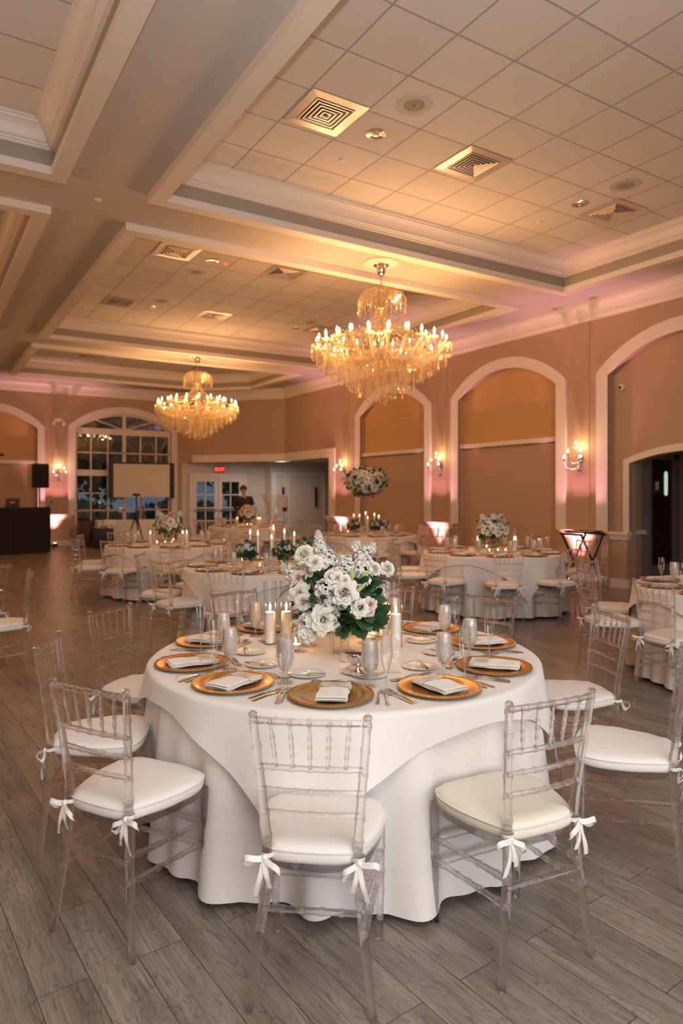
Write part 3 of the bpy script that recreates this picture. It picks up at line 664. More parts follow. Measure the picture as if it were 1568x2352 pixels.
for x, y, z, t in ((3.91, 6.23, TZ, 'on the near coffer tiles, left'), (7.01, 6.28, TZ, 'on the near coffer tiles, right'), (1.70, 7.77, SOF*S, 'where the ceiling beams cross'), (6.13, 7.8, SOF*S, 'on the beam right of the near chandelier')):
    place(sk, (x, y, z), 0, 'small round white sprinkler cover ' + t, 'sprinkler covers')
tag(MB().lathe([(0, -.02), (.02, -.018), (.03, 0)], 16).build('motion_sensor', M['red']), 'small red-lit sensor on the second coffer tiles', 'sensor'); bpy.data.objects['motion_sensor'].location = (4.12, 10.0, TZ)

# ------------------------------------------------------------------ chandeliers
def gem(mb, p, r, h):
    mb.add([(p[0], p[1], p[2]), (p[0]+r, p[1], p[2]-h*.55), (p[0], p[1]+r, p[2]-h*.55), (p[0]-r, p[1], p[2]-h*.55), (p[0], p[1]-r, p[2]-h*.55), (p[0], p[1], p[2]-h)],
           [(0, 1, 2), (0, 2, 3), (0, 3, 4), (0, 4, 1), (5, 2, 1), (5, 3, 2), (5, 4, 3), (5, 1, 4)])
def make_chandelier(z0, label):
    """z0 = soffit height; everything measured down from it"""
    c = empty('chandelier', (0, 0, z0)); c['category'] = 'chandelier'
    MB().lathe([(0, -.001), (.25, -.001), (.25, -.018), (.22, -.03), (.12, -.035), (0, -.036)], 40).build('ceiling_rose', 'trim', c)
    MB().lathe([(.10, -.03), (.11, -.04), (.10, -.05), (.065, -.07), (.06, -.13), (.045, -.16), (.03, -.18), (.0, -.185)], 24).build('canopy', 'chrome', c)
    MB().tube([(0, 0, -.17), (0, 0, -.38)], .009, 8).build('rod', 'chrome', c)
    MB().lathe([(0, -.37), (.05, -.372), (.085, -.38), (.085, -.392), (.03, -.40), (.022, -.5), (.03, -.6), (.05, -.63), (.03, -.66), (.018, -.8), (.03, -.95), (.06, -1.0), (.03, -1.05), (.02, -1.2), (.08, -1.24), (.12, -1.28), (.08, -1.33), (.03, -1.36), (.03, -1.6), (0, -1.62)], 20).build('central_column', 'brass', c)
    # upper waterfall crown
    m = MB()
    for k in range(26):
        a = 2*math.pi*k/26; ca, sa = math.cos(a), math.sin(a); rr = random.uniform(.9, 1.05)
        pth = [(ca*r, sa*r, z) for r, z in ((.05, -.39), (.14*rr, -.375), (.24*rr, -.40), (.31*rr, -.46), (.34*rr, -.53))]
        m.tube(pth, .005, 4, False)
        for (r, z0_, n) in ((.16, -.40, 3), (.22, -.41, 4), (.28, -.44, 5), (.335*rr, -.50, 6)):
            for i in range(n): gem(m, (ca*r+random.uniform(-.01, .01), sa*r+random.uniform(-.01, .01), z0_-.038*i), .011, .036)
    tag(m.build('crystal_crown', 'crystal', c, smooth=0), kind='stuff')
    # draped chains from crown to the arm ring
    m = MB()
    for k in range(30):
        a = 2*math.pi*(k+.5)/30; ca, sa = math.cos(a), math.sin(a); n = 17
        for i in range(n):
            t = i/(n-1); r = .07+(.68-.07)*t**1.6; z = -.62-.40*t-.10*math.sin(math.pi*t); gem(m, (ca*r, sa*r, z), .011, .034)
    tag(m.build('crystal_swags', 'crystal', c, smooth=0), kind='stuff')
    # arms with candle cups and bulbs
    arms = [(2*math.pi*k/24, .90, -1.07, .0) for k in range(24)] + [(2*math.pi*(k+.5)/14, .62, -.98, .04) for k in range(14)]
    for idx, (a, r, z, dz) in enumerate(arms):
        ca, sa = math.cos(a), math.sin(a); zc = z-.12
        path = []
        for i in range(13):
            t = i/12; rr = .05+(r-.05)*t; zz = -1.28+(zc+1.28)*t**2 - .17*math.sin(math.pi*t)+(.02*math.sin(2*math.pi*t)); path.append((ca*rr, sa*rr, zz))
        am = MB().tube(path, .011, 6).build('arm', 'crystal', c)
        T = Matrix.Translation((ca*r, sa*r, zc))
        MB().lathe([(0, 0), (.03, .005), (.055, .02), (.058, .026), (.03, .018), (.014, .02)], 12, T).build('drip_cup', 'crystal', am)
        MB().lathe([(.012, .015), (.012, .075), (0, .075)], 8, T).build('candle_sleeve', 'trim', am)
        MB().lathe([(0, .072), (.011, .078), (.0165, .095), (.013, .118), (.006, .138), (0, .152)], 8, T).build('bulb', 'bulb', am)
    # crystal chains and pendants of the body
    m = MB()
    rings = [(.97, -1.17, .16, 84, .013), (.90, -1.24, .22, 80, .014), (.80, -1.27, .27, 70, .014), (.70, -1.30, .32, 62, .014), (.58, -1.32, .38, 54, .015), (.46, -1.34, .44, 44, .015), (.33, -1.36, .50, 34, .015), (.20, -1.38, .54, 22, .016), (.08, -1.4, .58, 10, .018)]
    for r, zt, ln, n, g_ in rings:
        for k in range(n):
            a = 2*math.pi*(k+random.random()*.5)/n; ca, sa = math.cos(a), math.sin(a); l = ln*random.uniform(.8, 1.05)
            m.tube([(ca*r, sa*r, zt), (ca*r, sa*r, zt-l+.05)], .0045, 4, False)
            gem(m, (ca*r, sa*r, zt-l+.05), g_, .07)
    tag(m.build('crystal_pendants', 'crystal', c, smooth=0), kind='stuff')
    m = MB()
    for k in range(620):
        a = random.uniform(0, 2*math.pi); r = random.choice([.25, .4, .55, .66, .78, .88, .95])*random.uniform(.92, 1.05); z = -1.12-.20*random.random()-.12*(1-r)
        gem(m, (r*math.cos(a), r*math.sin(a), z), .017, .05)
    for ring, z in ((.93, -1.20), (.66, -1.10), (.50, -1.31)):
        m.tube([(ring*math.cos(t), ring*math.sin(t), z) for t in [2*math.pi*i/48 for i in range(49)]], .007, 5, False)
    tag(m.build('crystal_beads', 'crystal', c, smooth=0), kind='stuff')
    return c
ch = make_chandelier(SOF*S, '')
place(ch, (5.53, 7.80, SOF*S), 0, 'large crystal chandelier nearer the camera, hung from the first ceiling beam', 'crystal chandeliers')
place(ch, (5.64, 15.42, SOF*S), R(9), 'crystal chandelier farther away, hung in front of the tall window', 'crystal chandeliers')
for cx_, cy_ in ((5.53, 7.80), (5.64, 15.42)):
    for k in range(8):
        a = 2*math.pi*k/8+.13; light('chandelier_bulb_light', 'POINT', (cx_+.90*math.cos(a), cy_+.90*math.sin(a), SOF*S-1.07), 29, WARM, shadow_soft_size=.015)
    light('chandelier_core_light', 'POINT', (cx_, cy_, SOF*S-1.14), 22, WARM, shadow_soft_size=.02)

# ------------------------------------------------------------------ wall sconces
def make_sconce():
    c = empty('wall_sconce'); c['category'] = 'wall lamp'; c['group'] = 'crystal wall sconces'
    # local: wall plane at y=0, room towards -y
    MB().lathe([(0, 0), (.055, 0), (.05, .02), (.02, .03), (0, .032)], 20, Matrix.Rotation(R(90), 4, 'X')).build('back_plate', 'bronze', c)
    MB().tube([(0, -.03, -.2), (0, -.035, .12)], .014, 8).build('stem', 'crystal2', c); MB().ball((0, -.03, -.22), .035, 10, 8).build('finial', 'bronze', c)
    for x, y, z in ((0, -.14, .28), (-.13, -.17, .15), (.13, -.17, .15), (-.17, -.22, .05), (.17, -.22, .05)):
        am = MB().tube([(0, -.03, z-.2), (x*.5, -.06+y*.3, z-.24), (x*.9, y*.9, z-.2), (x, y, z-.11)], .008, 6).build('arm', 'crystal2', c)
        T = Matrix.Translation((x, y, z-.11)); MB().lathe([(0, 0), (.028, .008), (.034, .014), (.01, .012)], 10, T).build('drip_cup', 'crystal2', am)
        MB().lathe([(.009, .01), (.009, .06), (0, .06)], 8, T).build('candle_sleeve', 'bronze', am)
        MB().lathe([(0, .058), (.012, .065), (.017, .082), (.012, .105), (0, .125)], 8, T).build('bulb', 'sbulb', am)
    m = MB()
    for k in range(80):
        x = random.uniform(-.18, .18); gem(m, (x, -.05-random.random()*.17, -.02-random.random()*.20+(.08 if abs(x) < .08 else 0)), .011, .04)
    for k in range(6): gem(m, (random.uniform(-.04, .04), -.05-random.random()*.05, -.2-random.random()*.08), .012, .05)
    tag(m.build('crystal_drops', 'crystal2', c, smooth=0), kind='stuff')
    return c
sc = make_sconce()
for (x, y, rz, t) in ((XW-.02, 7.99, R(-90), 'right wall, nearest the dark passage door'), (XW-.02, 11.77, R(-90), 'right wall, between the two closed arches'), (XW-.02, 15.81, R(-90), 'right wall, behind the tall rose ball'), (3.69, YF-.02, 0, 'far wall, between loudspeaker and window')):
    place(sc, (x*S, y*S, 2.14), rz, 'crystal candle wall sconce on the ' + t)
    dx, dy = (-.14, 0) if rz else (0, -.14)
    light('sconce_light', 'POINT', (x*S+dx, y*S+dy, 2.33), 10, (1.0, .72, .36), shadow_soft_size=.02)
# ------------------------------------------------------------------ uplights at the pilaster feet
up = empty('uplight'); up['category'] = 'stage light'; up['group'] = 'pink uplights at the pilasters'
MB().tube([(0, 0, .04), (0, 0, .10)], .06, 20).build('housing', 'black', up); MB().lathe([(0, .102), (.05, .102), (.052, .099)], 20).build('lens', 'pinklens', up); MB().box((-.075, -.05, 0), (.075, .05, .04)).build('base', 'black', up)
for (x, y, t) in ((XW-.28, 7.99, 'behind the tray stand'), (XW-.28, 11.77, 'at the foot of the middle right pilaster'), (XW-.28, 15.85, 'beside the lobby opening'), (3.55, YF-.30, 'on the floor beside the disc jockey booth')):
    place(up, (x*S, y*S, 0), 0, 'small black pink-lensed uplight ' + t)
    aim = Vector((.08, 0, 1)) if x > 5 else Vector((0, .08, 1))
    light('uplight_beam', 'SPOT', (x*S, y*S, .125), 640, (1.0, .42, .52), aim.to_track_quat('-Z', 'Y').to_euler(), spot_size=R(56), spot_blend=1, shadow_soft_size=.03)

# wall camera, emergency light
wc = empty('security_camera', ((XW+.13)*S, 7.27*S, 3.27), 0, 'small white dome security camera high in the right arch', 'security camera')
MB().lathe([(0, 0), (.055, 0), (.055, .03), (.035, .05), (0, .052)], 20, Matrix.Rotation(R(-90), 4, 'Y')).build('housing', 'trim', wc); MB().ball((-.055, 0, 0), .025, 12, 8).build('lens', 'black', wc)
em = empty('emergency_light', (3.69*S, (YF-.02)*S, 3.63), 0, 'twin-lamp emergency light above the far wall sconce', 'emergency light')
bevel(MB().box((-.13, -.07, .02), (.13, 0, .1)).build('housing', 'trim', em), .01)
for x in (-.13, .13): MB().lathe([(0, .03), (.05, .03), (.055, .0), (.045, -.05), (0, -.06)], 16, Matrix.Translation((x, -.06, -.03)) @ Matrix.Rotation(R(60), 4, 'X')).build('lamp_head', 'trim', em)

# ------------------------------------------------------------------ chiavari chairs
def ringed(path, rad, rings, n=10, rw=.007, bump=.0035, double=True):
    """tube along a path with turned rings at the given fractions of its length"""
    P = [Vector(p) for p in path]; L = [0]
    for a, b in zip(P, P[1:]): L.append(L[-1]+(b-a).length)
    T = L[-1]
    def at(d):
        d = min(max(d, 0), T)
        for i in range(len(P)-1):
            if d <= L[i+1]+1e-9:
                t = (d-L[i])/max(L[i+1]-L[i], 1e-9)
                r = (rad[i]*(1-t)+rad[i+1]*t) if hasattr(rad, '__len__') else rad
                return P[i].lerp(P[i+1], t), r
        return P[-1], rad[-1] if hasattr(rad, '__len__') else rad
    ds = [(l, 0) for l in L]
    for f in rings:
        c = f*T
        offs = [(-1.1, 0), (-1.0, .7), (-.55, 1), (-.12, .55), (.12, .55), (.55, 1), (1.0, .7), (1.1, 0)] if double else [(-.8, 0), (-.4, .9), (.4, .9), (.8, 0)]
        ds = [d for d in ds if abs(d[0]-c) > rw*1.3 or d[0] in (0, T)]
        ds += [(c+o*rw, bu) for o, bu in offs if 0 < c+o*rw < T]
    ds.sort()
    pts = []; rr = []
    for d, bu in ds:
        p, r = at(d); pts.append(p); rr.append(r+bu*bump*.8)
    return MB().tube(pts, rr, n)
def qs(p0, p1, p2, n=6): return [((1-t)**2*Vector(p0)+2*t*(1-t)*Vector(p1)+t*t*Vector(p2)) for t in [i/n for i in range(n+1)]]
def smooth_outline(pts, it=3):
    for _ in range(it):
        q = []
        for i in range(len(pts)):
            a = Vector(pts[i]); b = Vector(pts[(i+1) % len(pts)]); q += [a.lerp(b, .25), a.lerp(b, .75)]
        pts = q
    return pts
def ribbon(mb, path, wv, w_=.009):
    P = [Vector(p) for p in path]; o = []
    for i, p in enumerate(P):
        wd = Vector(wv[i] if isinstance(wv, list) else wv).normalized()*w_; o += [p-wd, p+wd]
    mb.add(o, [(2*i, 2*i+1, 2*i+3, 2*i+2) for i in range(len(P)-1)])
def make_chair(cmat='cushion'):
    c = empty('chiavari_chair'); c['category'] = 'chair'
    PB = {}
    for s_ in (-1, 1):
        path = [(s_*.187, -.19, 0), (s_*.168, -.178, .14), (s_*.149, -.165, .30), (s_*.137, -.155, .44), (s_*.139, -.158, .52), (s_*.152, -.175, .68), (s_*.170, -.203, .885)]
        rad = [.0125, .0135, .0150, .0150, .0150, .0135, .0125]
        o = ringed(path, rad, [.19, .285, .38, .58, .66, .74, .815, .9, .985], 12).build('back_post', 'acr', c)
        t = MB().lathe([(0, .012), (.008, .0115), (.0135, .006), (.0135, -.002), (.011, -.004), (0, -.004)], 12, Matrix.Translation((s_*.1705, -.2035, .893))); t.build('finial', 'acr', o)
        ringed([(s_*.183, .192, 0), (s_*.186, .19, .2), (s_*.188, .186, .435)], [.0115, .0135, .015], [.38, .55, .75], 12).build('front_leg', 'acr', c)
        def pb(z, path=path):
            for a, b in zip(path, path[1:]):
                if a[2] <= z <= b[2]:
                    t = (z-a[2])/(b[2]-a[2]); return tuple(a[k]+(b[k]-a[k])*t for k in range(3))
        PB[s_] = pb
        for z0, z1 in ((.325, .305), (.245, .225)):
            a = pb(z0); ringed([a, (s_*.17, .02, (z0+z1)/2+.0), (s_*.186, .19, z1)], [.013, .0085, .012], [.12, .35, .5, .65, .88], 8).build('side_stretcher', 'acr', c)
    for z, r, rg in ((.878, .0105, [.05, .2, .35, .5, .65, .8, .95]), (.735, .0095, [.14, .32, .5, .68, .86]), (.663, .0088, [.18, .34, .5, .66, .82]), (.593, .0085, [.18, .34, .5, .66, .82])):
        a = Vector(PB[-1](z)); b = Vector(PB[1](z)); m = (a+b)/2+Vector((0, -.012, 0)); ringed(qs(a, m+Vector((0, -.01, 0)), b), r, rg, 8, .0055, .0028).build('back_rail', 'acr', c)
    a0, b0 = Vector(PB[-1](.878)), Vector(PB[1](.878)); a1, b1 = Vector(PB[-1](.735)), Vector(PB[1](.735))
    for k in range(5):
        t = .17+.165*k; bow = -.011*(1-abs(t-.5)*2)
        p0 = a0.lerp(b0, .15+.175*k)+Vector((0, bow, 0)); p1 = a1.lerp(b1, t)+Vector((0, bow, 0))
        ringed([p0, p0.lerp(p1, .15), p0.lerp(p1, .35), p0.lerp(p1, .7), p1], [.0062, .0042, .0062, .0058, .004], [.04, .34, .54, .74, .96], 8, .005, .003).build('spindle', 'acr', c)
    a = PB[-1](.30); b = PB[1](.30); ringed([a, b], .0105, [.2, .4, .6, .8], 8).build('rear_stretcher', 'acr', c)
    for z in (.30, .21): ringed([(-.186, .19, z), (.186, .19, z)], .0095, [.2, .4, .6, .8], 8).build('front_stretcher', 'acr', c)
    out = smooth_outline([(-.145, -.16), (.145, -.16), (.198, .06), (.196, .185), (.12, .212), (-.12, .212), (-.196, .185), (-.198, .06)], 2); n = len(out)
    f = MB()
    for z0, z1, k in ((.412, .436, 1.0),):
        vs_ = [(p[0]*k, p[1]*k, z) for z in (z0, z1) for p in out]
        f.add(vs_, [tuple(reversed(range(n))), tuple(range(n, 2*n))]+[(i, (i+1) % n, n+(i+1) % n, n+i) for i in range(n)])
    f.build('seat_plate', 'acr', c)
    out = smooth_outline([(-.120, -.172), (.120, -.172), (.152, -.13), (.207, .03), (.208, .16), (.15, .222), (-.15, .222), (-.208, .16), (-.207, .03), (-.152, -.13)], 2); n = len(out)
    prof = [(.0, .438), (.94, .438), (.985, .442), (1.0, .452), (1.005, .463), (.995, .476), (.965, .486), (.90, .492), (.7, .4965), (.4, .4985), (0, .4995)]
    cu = MB()
    def cf(i, j):
        k, z = prof[j]; p = out[i]; wv = .0014*math.sin(i*1.7+j)*(1 if .8 < k < 1.1 else 0); return (p[0]*(k+wv*3), (p[1]-.02)*(k+wv*3)+.02, z+wv)
    cu.grid(cf, n, len(prof), True); cu_o = cu.build('seat_cushion', cmat, c, smooth=80)
    pp = MB().tube([(p[0]*1.004, (p[1]-.02)*1.004+.02, .477) for p in out]+[(out[0][0]*1.004, (out[0][1]-.02)*1.004+.02, .477)], .0032, 5, False); pp.build('piping', cmat, cu_o)
    for s_ in (-1, 1):
        px, py, pz = s_*.138, -.157, .462; rb = MB(); k0 = Vector((px+s_*.004, py-.022, pz-.004))
        ribbon(rb, [(px+.021*math.cos(t), py+.019*math.sin(t), pz) for t in [2*math.pi*i/14 for i in range(15)]], (0, 0, 1), .007)
        ribbon(rb, [(s_*.11, -.12, .455), (px-s_*.022, py+.01, pz)], (0, 0, 1), .007)
        for d, ln, dz in ((s_, .062, -.008), (-s_, .050, -.028)):
            lp = []; wv = []
            for i in range(13):
                t = i/12; a = math.sin(math.pi*t); lp.append(k0+Vector((d*ln*a, -.012*math.sin(2*math.pi*t)-.006*a, (dz*a*1.6+.020*math.sin(2*math.pi*t)*a)))); wv.append((.15*d, .5, 1) if t < .5 else (.15*d, -.5, 1))
            ribbon(rb, lp, wv, .0085)
        for d, ln in ((s_*.45, .12), (-s_*.3, .095)):
            ribbon(rb, [k0+Vector((d*.06*t, -.008*math.sin(3*t), -ln*t-.006*math.sin(5*t))) for t in [i/6 for i in range(7)]], [(1, .3*math.sin(i), .1) for i in range(7)], .0075)
        rb.ball(tuple(k0), (.010, .008, .010), 8, 6)
        rb.build('ribbon_tie', 'ribbon', cu_o, smooth=60)
    return c
chair = make_chair()
chair_iv = make_chair('ivory')
def chair_at(x, y, deg, label, group, proto=None): return place(proto or chair, (x, y, 0), R(deg-90), label, group)

# ------------------------------------------------------------------ linens and tables
TOP = .75
def table_cloth(name, r, seed, label, cat, group, hem=.03, rz=0, nf=15):
    rnd = random.Random(seed); ph = [rnd.uniform(0, 6.28) for _ in range(4)]
    nphi = 300; rows = [(0, 0), (.5, 0), (.9, 0), (.985, 0), (1.0, -.003), (1.008, -.012)] + [(1.012, -.012-(TOP-.012-hem)*t) for t in (.06, .15, .3, .45, .6, .75, .88, 1.0)]
    mb = MB()
    def f(i, j):
        k, dz = rows[j]; a = 2*math.pi*i/nphi
        t = max(0, -dz/TOP); fold = math.sin(nf*a+ph[0]+.9*math.sin(2*a+ph[1]))*.5+.35*math.sin((nf*.5//1)*a+ph[2])+.25*math.sin(2*nf*a+ph[3]); fold = math.copysign(abs(fold)**.8, fold)
        rr = r*k+t*.040+fold*.066*t**.8
        z = TOP+dz+(0 if t < .98 else .02*math.sin(5*a+ph[2])+.022*max(0, -fold))
        return (rr*math.cos(a), rr*math.sin(a), z)
    mb.grid(f, nphi, len(rows), True); o = mb.build(name, 'cloth', smooth=80); o.rotation_euler = (0, 0, rz)
    return tag(o, label, cat, group)
def overlay_cloth(r, half, seed, label, group, rz=0):
    rnd = random.Random(seed); p1, p2 = rnd.uniform(0, 6), rnd.uniform(0, 6); nphi = 320; nr = 34
    mb = MB()
    def f(i, j):
        a = 2*math.pi*i/nphi; m = half/max(abs(math.cos(a)), abs(math.sin(a))); R0 = r+.012
        if j < 8: rho = R0*j/8.0*.985
        else: rho = R0*.985+(m-R0*.985)*(j-8)/(nr-9)
        if rho <= R0: return (rho*math.cos(a), rho*math.sin(a), TOP+.004)
        d = rho-R0; e = .02
        if d < e*1.57: th = d/e; rr = R0+e*math.sin(th)*.8; z = TOP+.004-e*(1-math.cos(th))*.8
        else: rr = R0+e*.8; z = TOP+.004-.8*e-(d-e*1.57)
        cf = (m-half)/(half*.414)   # 0 mid side, 1 corner
        fold = math.sin(9*a+p1+.7*math.sin(3*a+p2))*.6+.5*math.sin(17*a+p2)
        rr += .086*min(d/.75, 1)**.8+d*.05*cf+fold*.05*min(d*1.7, .5)
        z += .02*cf*math.sin(14*a)*d*2
        return (rr*math.cos(a), rr*math.sin(a), max(z, .1))
    mb.grid(f, nphi, nr, True); o = mb.build('overlay_cloth', 'cloth', smooth=80); o.rotation_euler = (0, 0, rz)
    return tag(o, label, 'table linen', group)
def round_table(x, y, r, where):
    t = empty('round_table', (x, y, 0), 0, f'round folding banquet table hidden under the floor-length cloth, {where}', 'table', 'round banquet tables')
    MB().lathe([(0, TOP-.03), (r-.01, TOP-.03), (r-.006, TOP-.015), (r-.01, TOP-.002), (0, TOP-.002)], 48).build('tabletop', 'trim', t)
    for k in range(4):
        a = R(45+90*k); MB().tube([(.55*math.cos(a), .55*math.sin(a), TOP-.03), (.5*math.cos(a), .5*math.sin(a), 0)], .016, 8).build('leg', 'grey', t)

# ------------------------------------------------------------------ table ware prototypes
def lathe_obj(name, prof, mat, parent=None, n=28): return MB().lathe(prof, n).build(name, mat, parent, smooth=50)
def make_charger():
    c = empty('charger_plate'); c['category'] = 'charger plate'
    lathe_obj('plate_body', [(0, .004), (.101, .004), (.109, .006), (.119, .0115), (.158, .017), (.168, .0165), (.1705, .014), (.168, .012), (.117, .006), (.106, .0), (0, 0)], 'gold', c, 64)
    b = MB()
    for k in range(110):
        a = 2*math.pi*k/110; b.ball((.165*math.cos(a), .165*math.sin(a), .0178), .0028, 5, 4)
    b.build('beaded_rim', 'gold', c); return c
def make_napkin():
    n = empty('folded_napkin'); n['category'] = 'napkin'
    m = MB(); W = .062
    # cross-section: a cloth folded in layers, drawn as nested rounded slabs
    for k, (z0, z1, l0, l1) in enumerate(((.0, .006, -.108, .112), (.0065, .012, -.112, .114), (.0125, .019, -.106, .110))):
        prof = []
        for i in range(25):
            t = i/24; yy = l0+(l1-l0)*t; prof.append(yy)
        def f(i, j, z0=z0, z1=z1, prof=prof, k=k):
            yy = prof[i]; th = 2*math.pi*j/16; h = (z1-z0)/2; ed = min(1, (1-abs((i/24)*2-1))*9); ww = W-.002*k
            ca = math.copysign(abs(math.cos(th))**.35, math.cos(th)); sa = math.copysign(abs(math.sin(th))**.6, math.sin(th))
            return (ww*ca+.0015*math.sin(yy*60+k), yy, z0+h+h*sa*max(ed, .1)+.0012*math.sin(yy*45+ca*2)+.0006*k*math.sin(ca*9))
        m.grid(lambda i, j: f(i, j % 16), 25, 17)
    m.build('linen', 'napkin', n, smooth=28)
    b = MB(); b.grid(lambda i, j: ((-.0665+.133*i/12), .028+.062*j, .0212+.0010*math.sin(i*.8)-(.012 if i in (0, 12) else 0)), 13, 2)
    b.build('menu_band', 'card', n, smooth=60)
    t = MB()
    for k in range(4): t.box((-.028+.004*k, .042+.010*k, .0228), (.028-.004*k, .0432+.010*k, .0231))
    t.build('menu_lines', 'taupe', n, smooth=0); return n
def make_goblet():
    g = empty('water_goblet'); g['category'] = 'water glass'
    lathe_obj('glass', [(0, .004), (.034, .002), (.034, .004), (.010, .007), (.0055, .012), (.005, .030), (.008, .036), (.0055, .042), (.012, .050), (.026, .068), (.034, .090), (.0365, .115), (.035, .150), (.031, .190)], 'glass', g, 28)
    lathe_obj('iced_water', [(0, .052), (.011, .053), (.0245, .070), (.0325, .091), (.035, .115), (.0335, .150), (.031, .180), (.028, .184), (.018, .188), (.008, .184), (0, .190)], 'ice', g, 24)
    return g
def make_flute(tulip=True):
    g = empty('champagne_flute'); g['category'] = 'champagne glass'
    if tulip: p = [(0, .004), (.033, .002), (.033, .004), (.010, .008), (.0045, .016), (.0042, .060), (.0055, .078), (.012, .095), (.021, .120), (.0255, .150), (.0255, .180), (.0225, .228)]
    else: p = [(0, .004), (.031, .002), (.031, .004), (.009, .008), (.005, .016), (.0045, .045), (.0085, .06), (.012, .095), (.017, .14), (.0225, .19), (.027, .235)]
    lathe_obj('bowl_and_stem', p, 'glass', g, 26)
    lathe_obj('thick_base_glass', [(0, .080 if tulip else .05), (.006, .084 if tulip else .052), (.0035, .092 if tulip else .09), (0, .094 if tulip else .1)], 'glass', g, 12)
    return g
def make_bread():
    b = empty('bread_plate'); b['category'] = 'side plate'
    lathe_obj('plate', [(0, .004), (.045, .004), (.055, .007), (.078, .0125), (.080, .0115), (.056, .003), (.045, 0), (0, 0)], 'porcelain', b, 40); return b
def strip(prof, thick, mat, name, curve=None, parent=None):
    """flat cutlery blank: prof = [(y, halfwidth, z)]"""
    m = MB(); n = len(prof)
    vs_ = []
    for y, w_, z in prof: vs_ += [(-w_, y, z), (-w_*.5, y, z+thick), (w_*.5, y, z+thick), (w_, y, z)]
    fs = []
    for i in range(n-1):
        for j in range(3): fs.append((i*4+j, i*4+j+1, (i+1)*4+j+1, (i+1)*4+j))
        fs.append((i*4+3, i*4, (i+1)*4, (i+1)*4+3))
    fs += [(0, 3, 2, 1), tuple((n-1)*4+k for k in (0, 1, 2, 3))]
    return m.add(vs_, fs)
HND = [(-.10, .0085, .001), (-.095, .0100, .001), (-.06, .0078, .003), (-.02, .0048, .007), (.01, .0036, .0085)]
def make_fork():
    f = empty('table_fork'); f['category'] = 'fork'
    m = strip(HND+[(.03, .0045, .006), (.042, .0115, .003), (.055, .0125, .0015)], .0022, None, '')
    for k in range(4): x = -.0105+.007*k; m.tube([(x, .054, .0025), (x, .078, .003), (x, .098, .007)], [.0022, .0019, .0012], 5)
    m.build('fork_body', 'steel', f, smooth=45); return f
def make_knife():
    f = empty('table_knife'); f['category'] = 'knife'
    strip([(-.115, .0085, .001), (-.11, .0105, .001), (-.07, .0095, .002), (-.01, .0065, .003), (.0, .0055, .003)], .005, None, '').build('handle', 'steel', f, smooth=45)
    strip([(.0, .0055, .003), (.01, .0095, .003), (.07, .0105, .003), (.10, .008, .003), (.115, .003, .003)], .0015, None, '').build('blade', 'steel', f, smooth=45); return f
def make_spoon():
    f = empty('dessert_spoon'); f['category'] = 'spoon'
    m = strip(HND+[(.03, .0035, .005), (.045, .008, .003)], .0022, None, '')
    m.ball((0, .062, .006), (.016, .024, .0055), 14, 6); m.build('spoon_body', 'steel', f, smooth=60); return f
def make_butter():
    b = empty('butter_ball'); b['category'] = 'butter'
    MB().ball((0, 0, .0115), (.0125, .0125, .0115), 14, 10).build('butter_scoop', 'butter', b); return b
charger, napkin, goblet, flute, cflute, bread, fork, knife, spoon, butter = make_charger(), make_napkin(), make_goblet(), make_flute(), make_flute(False), make_bread(), make_fork(), make_knife(), make_spoon(), make_butter()
def make_votive():
    v = empty('votive_candle'); v['category'] = 'candle'
    lathe_obj('glass_cup', [(0, .004), (.025, .002), (.027, .01), (.029, .062), (.0275, .062), (.0255, .012), (0, .010)], 'vase', v, 24)
    lathe_obj('wax', [(0, .012), (.024, .012), (.0255, .034), (.02, .036), (0, .033)], 'wax', v, 20); MB().tube([(0, 0, .033), (0, 0, .042)], .001, 5).build('wick', 'wick', v)
    lathe_obj('flame', [(0, .038), (.0045, .044), (.0055, .05), (.003, .060), (0, .070)], 'flame', v, 10); return v
def make_pillar(h=.17, ch_=.33):
    v = empty('pillar_candle'); v['category'] = 'candle'
    lathe_obj('wax', [(0, .008), (.0265, .008), (.0268, .02), (.0268, h-.006), (.025, h-.001), (.02, h), (.008, h-.004), (0, h-.005)], 'wax', v, 28); MB().tube([(0, 0, h-.006), (.001, 0, h+.008)], .0012, 5).build('wick', 'wick', v)
    lathe_obj('flame', [(0, h+.003), (.0045, h+.010), (.006, h+.018), (.0035, h+.034), (0, h+.050)], 'flame', v, 10)
    return v
def make_cyl(ch_=.33):
    v = empty('glass_cylinder'); v['category'] = 'hurricane glass'
    lathe_obj('cylinder_wall', [(0, .004), (.036, .002), (.0365, .006), (.0345, .012), (.0345, ch_-.003), (.0358, ch_), (.0335, ch_), (.0338, ch_-.006)], 'vase', v, 32); return v
votive, pillar, cylinder = make_votive(), make_pillar(), make_cyl()
def make_taper():
    v = empty('taper_candle'); v['category'] = 'candle'
    lathe_obj('glass_holder', [(0, .0), (.045, .002), (.04, .008), (.012, .02), (.008, .05), (.016, .06), (.008, .07), (.014, .085), (.016, .105), (.0125, .105), (.010, .088), (0, .085)], 'vase', v, 20)
    lathe_obj('wax', [(0, .088), (.0112, .09), (.0105, .33), (.006, .34), (0, .34)], 'wax', v, 14); lathe_obj('flame', [(0, .342), (.006, .352), (.0075, .362), (.004, .382), (0, .398)], 'flame', v, 10); return v
taper = make_taper()

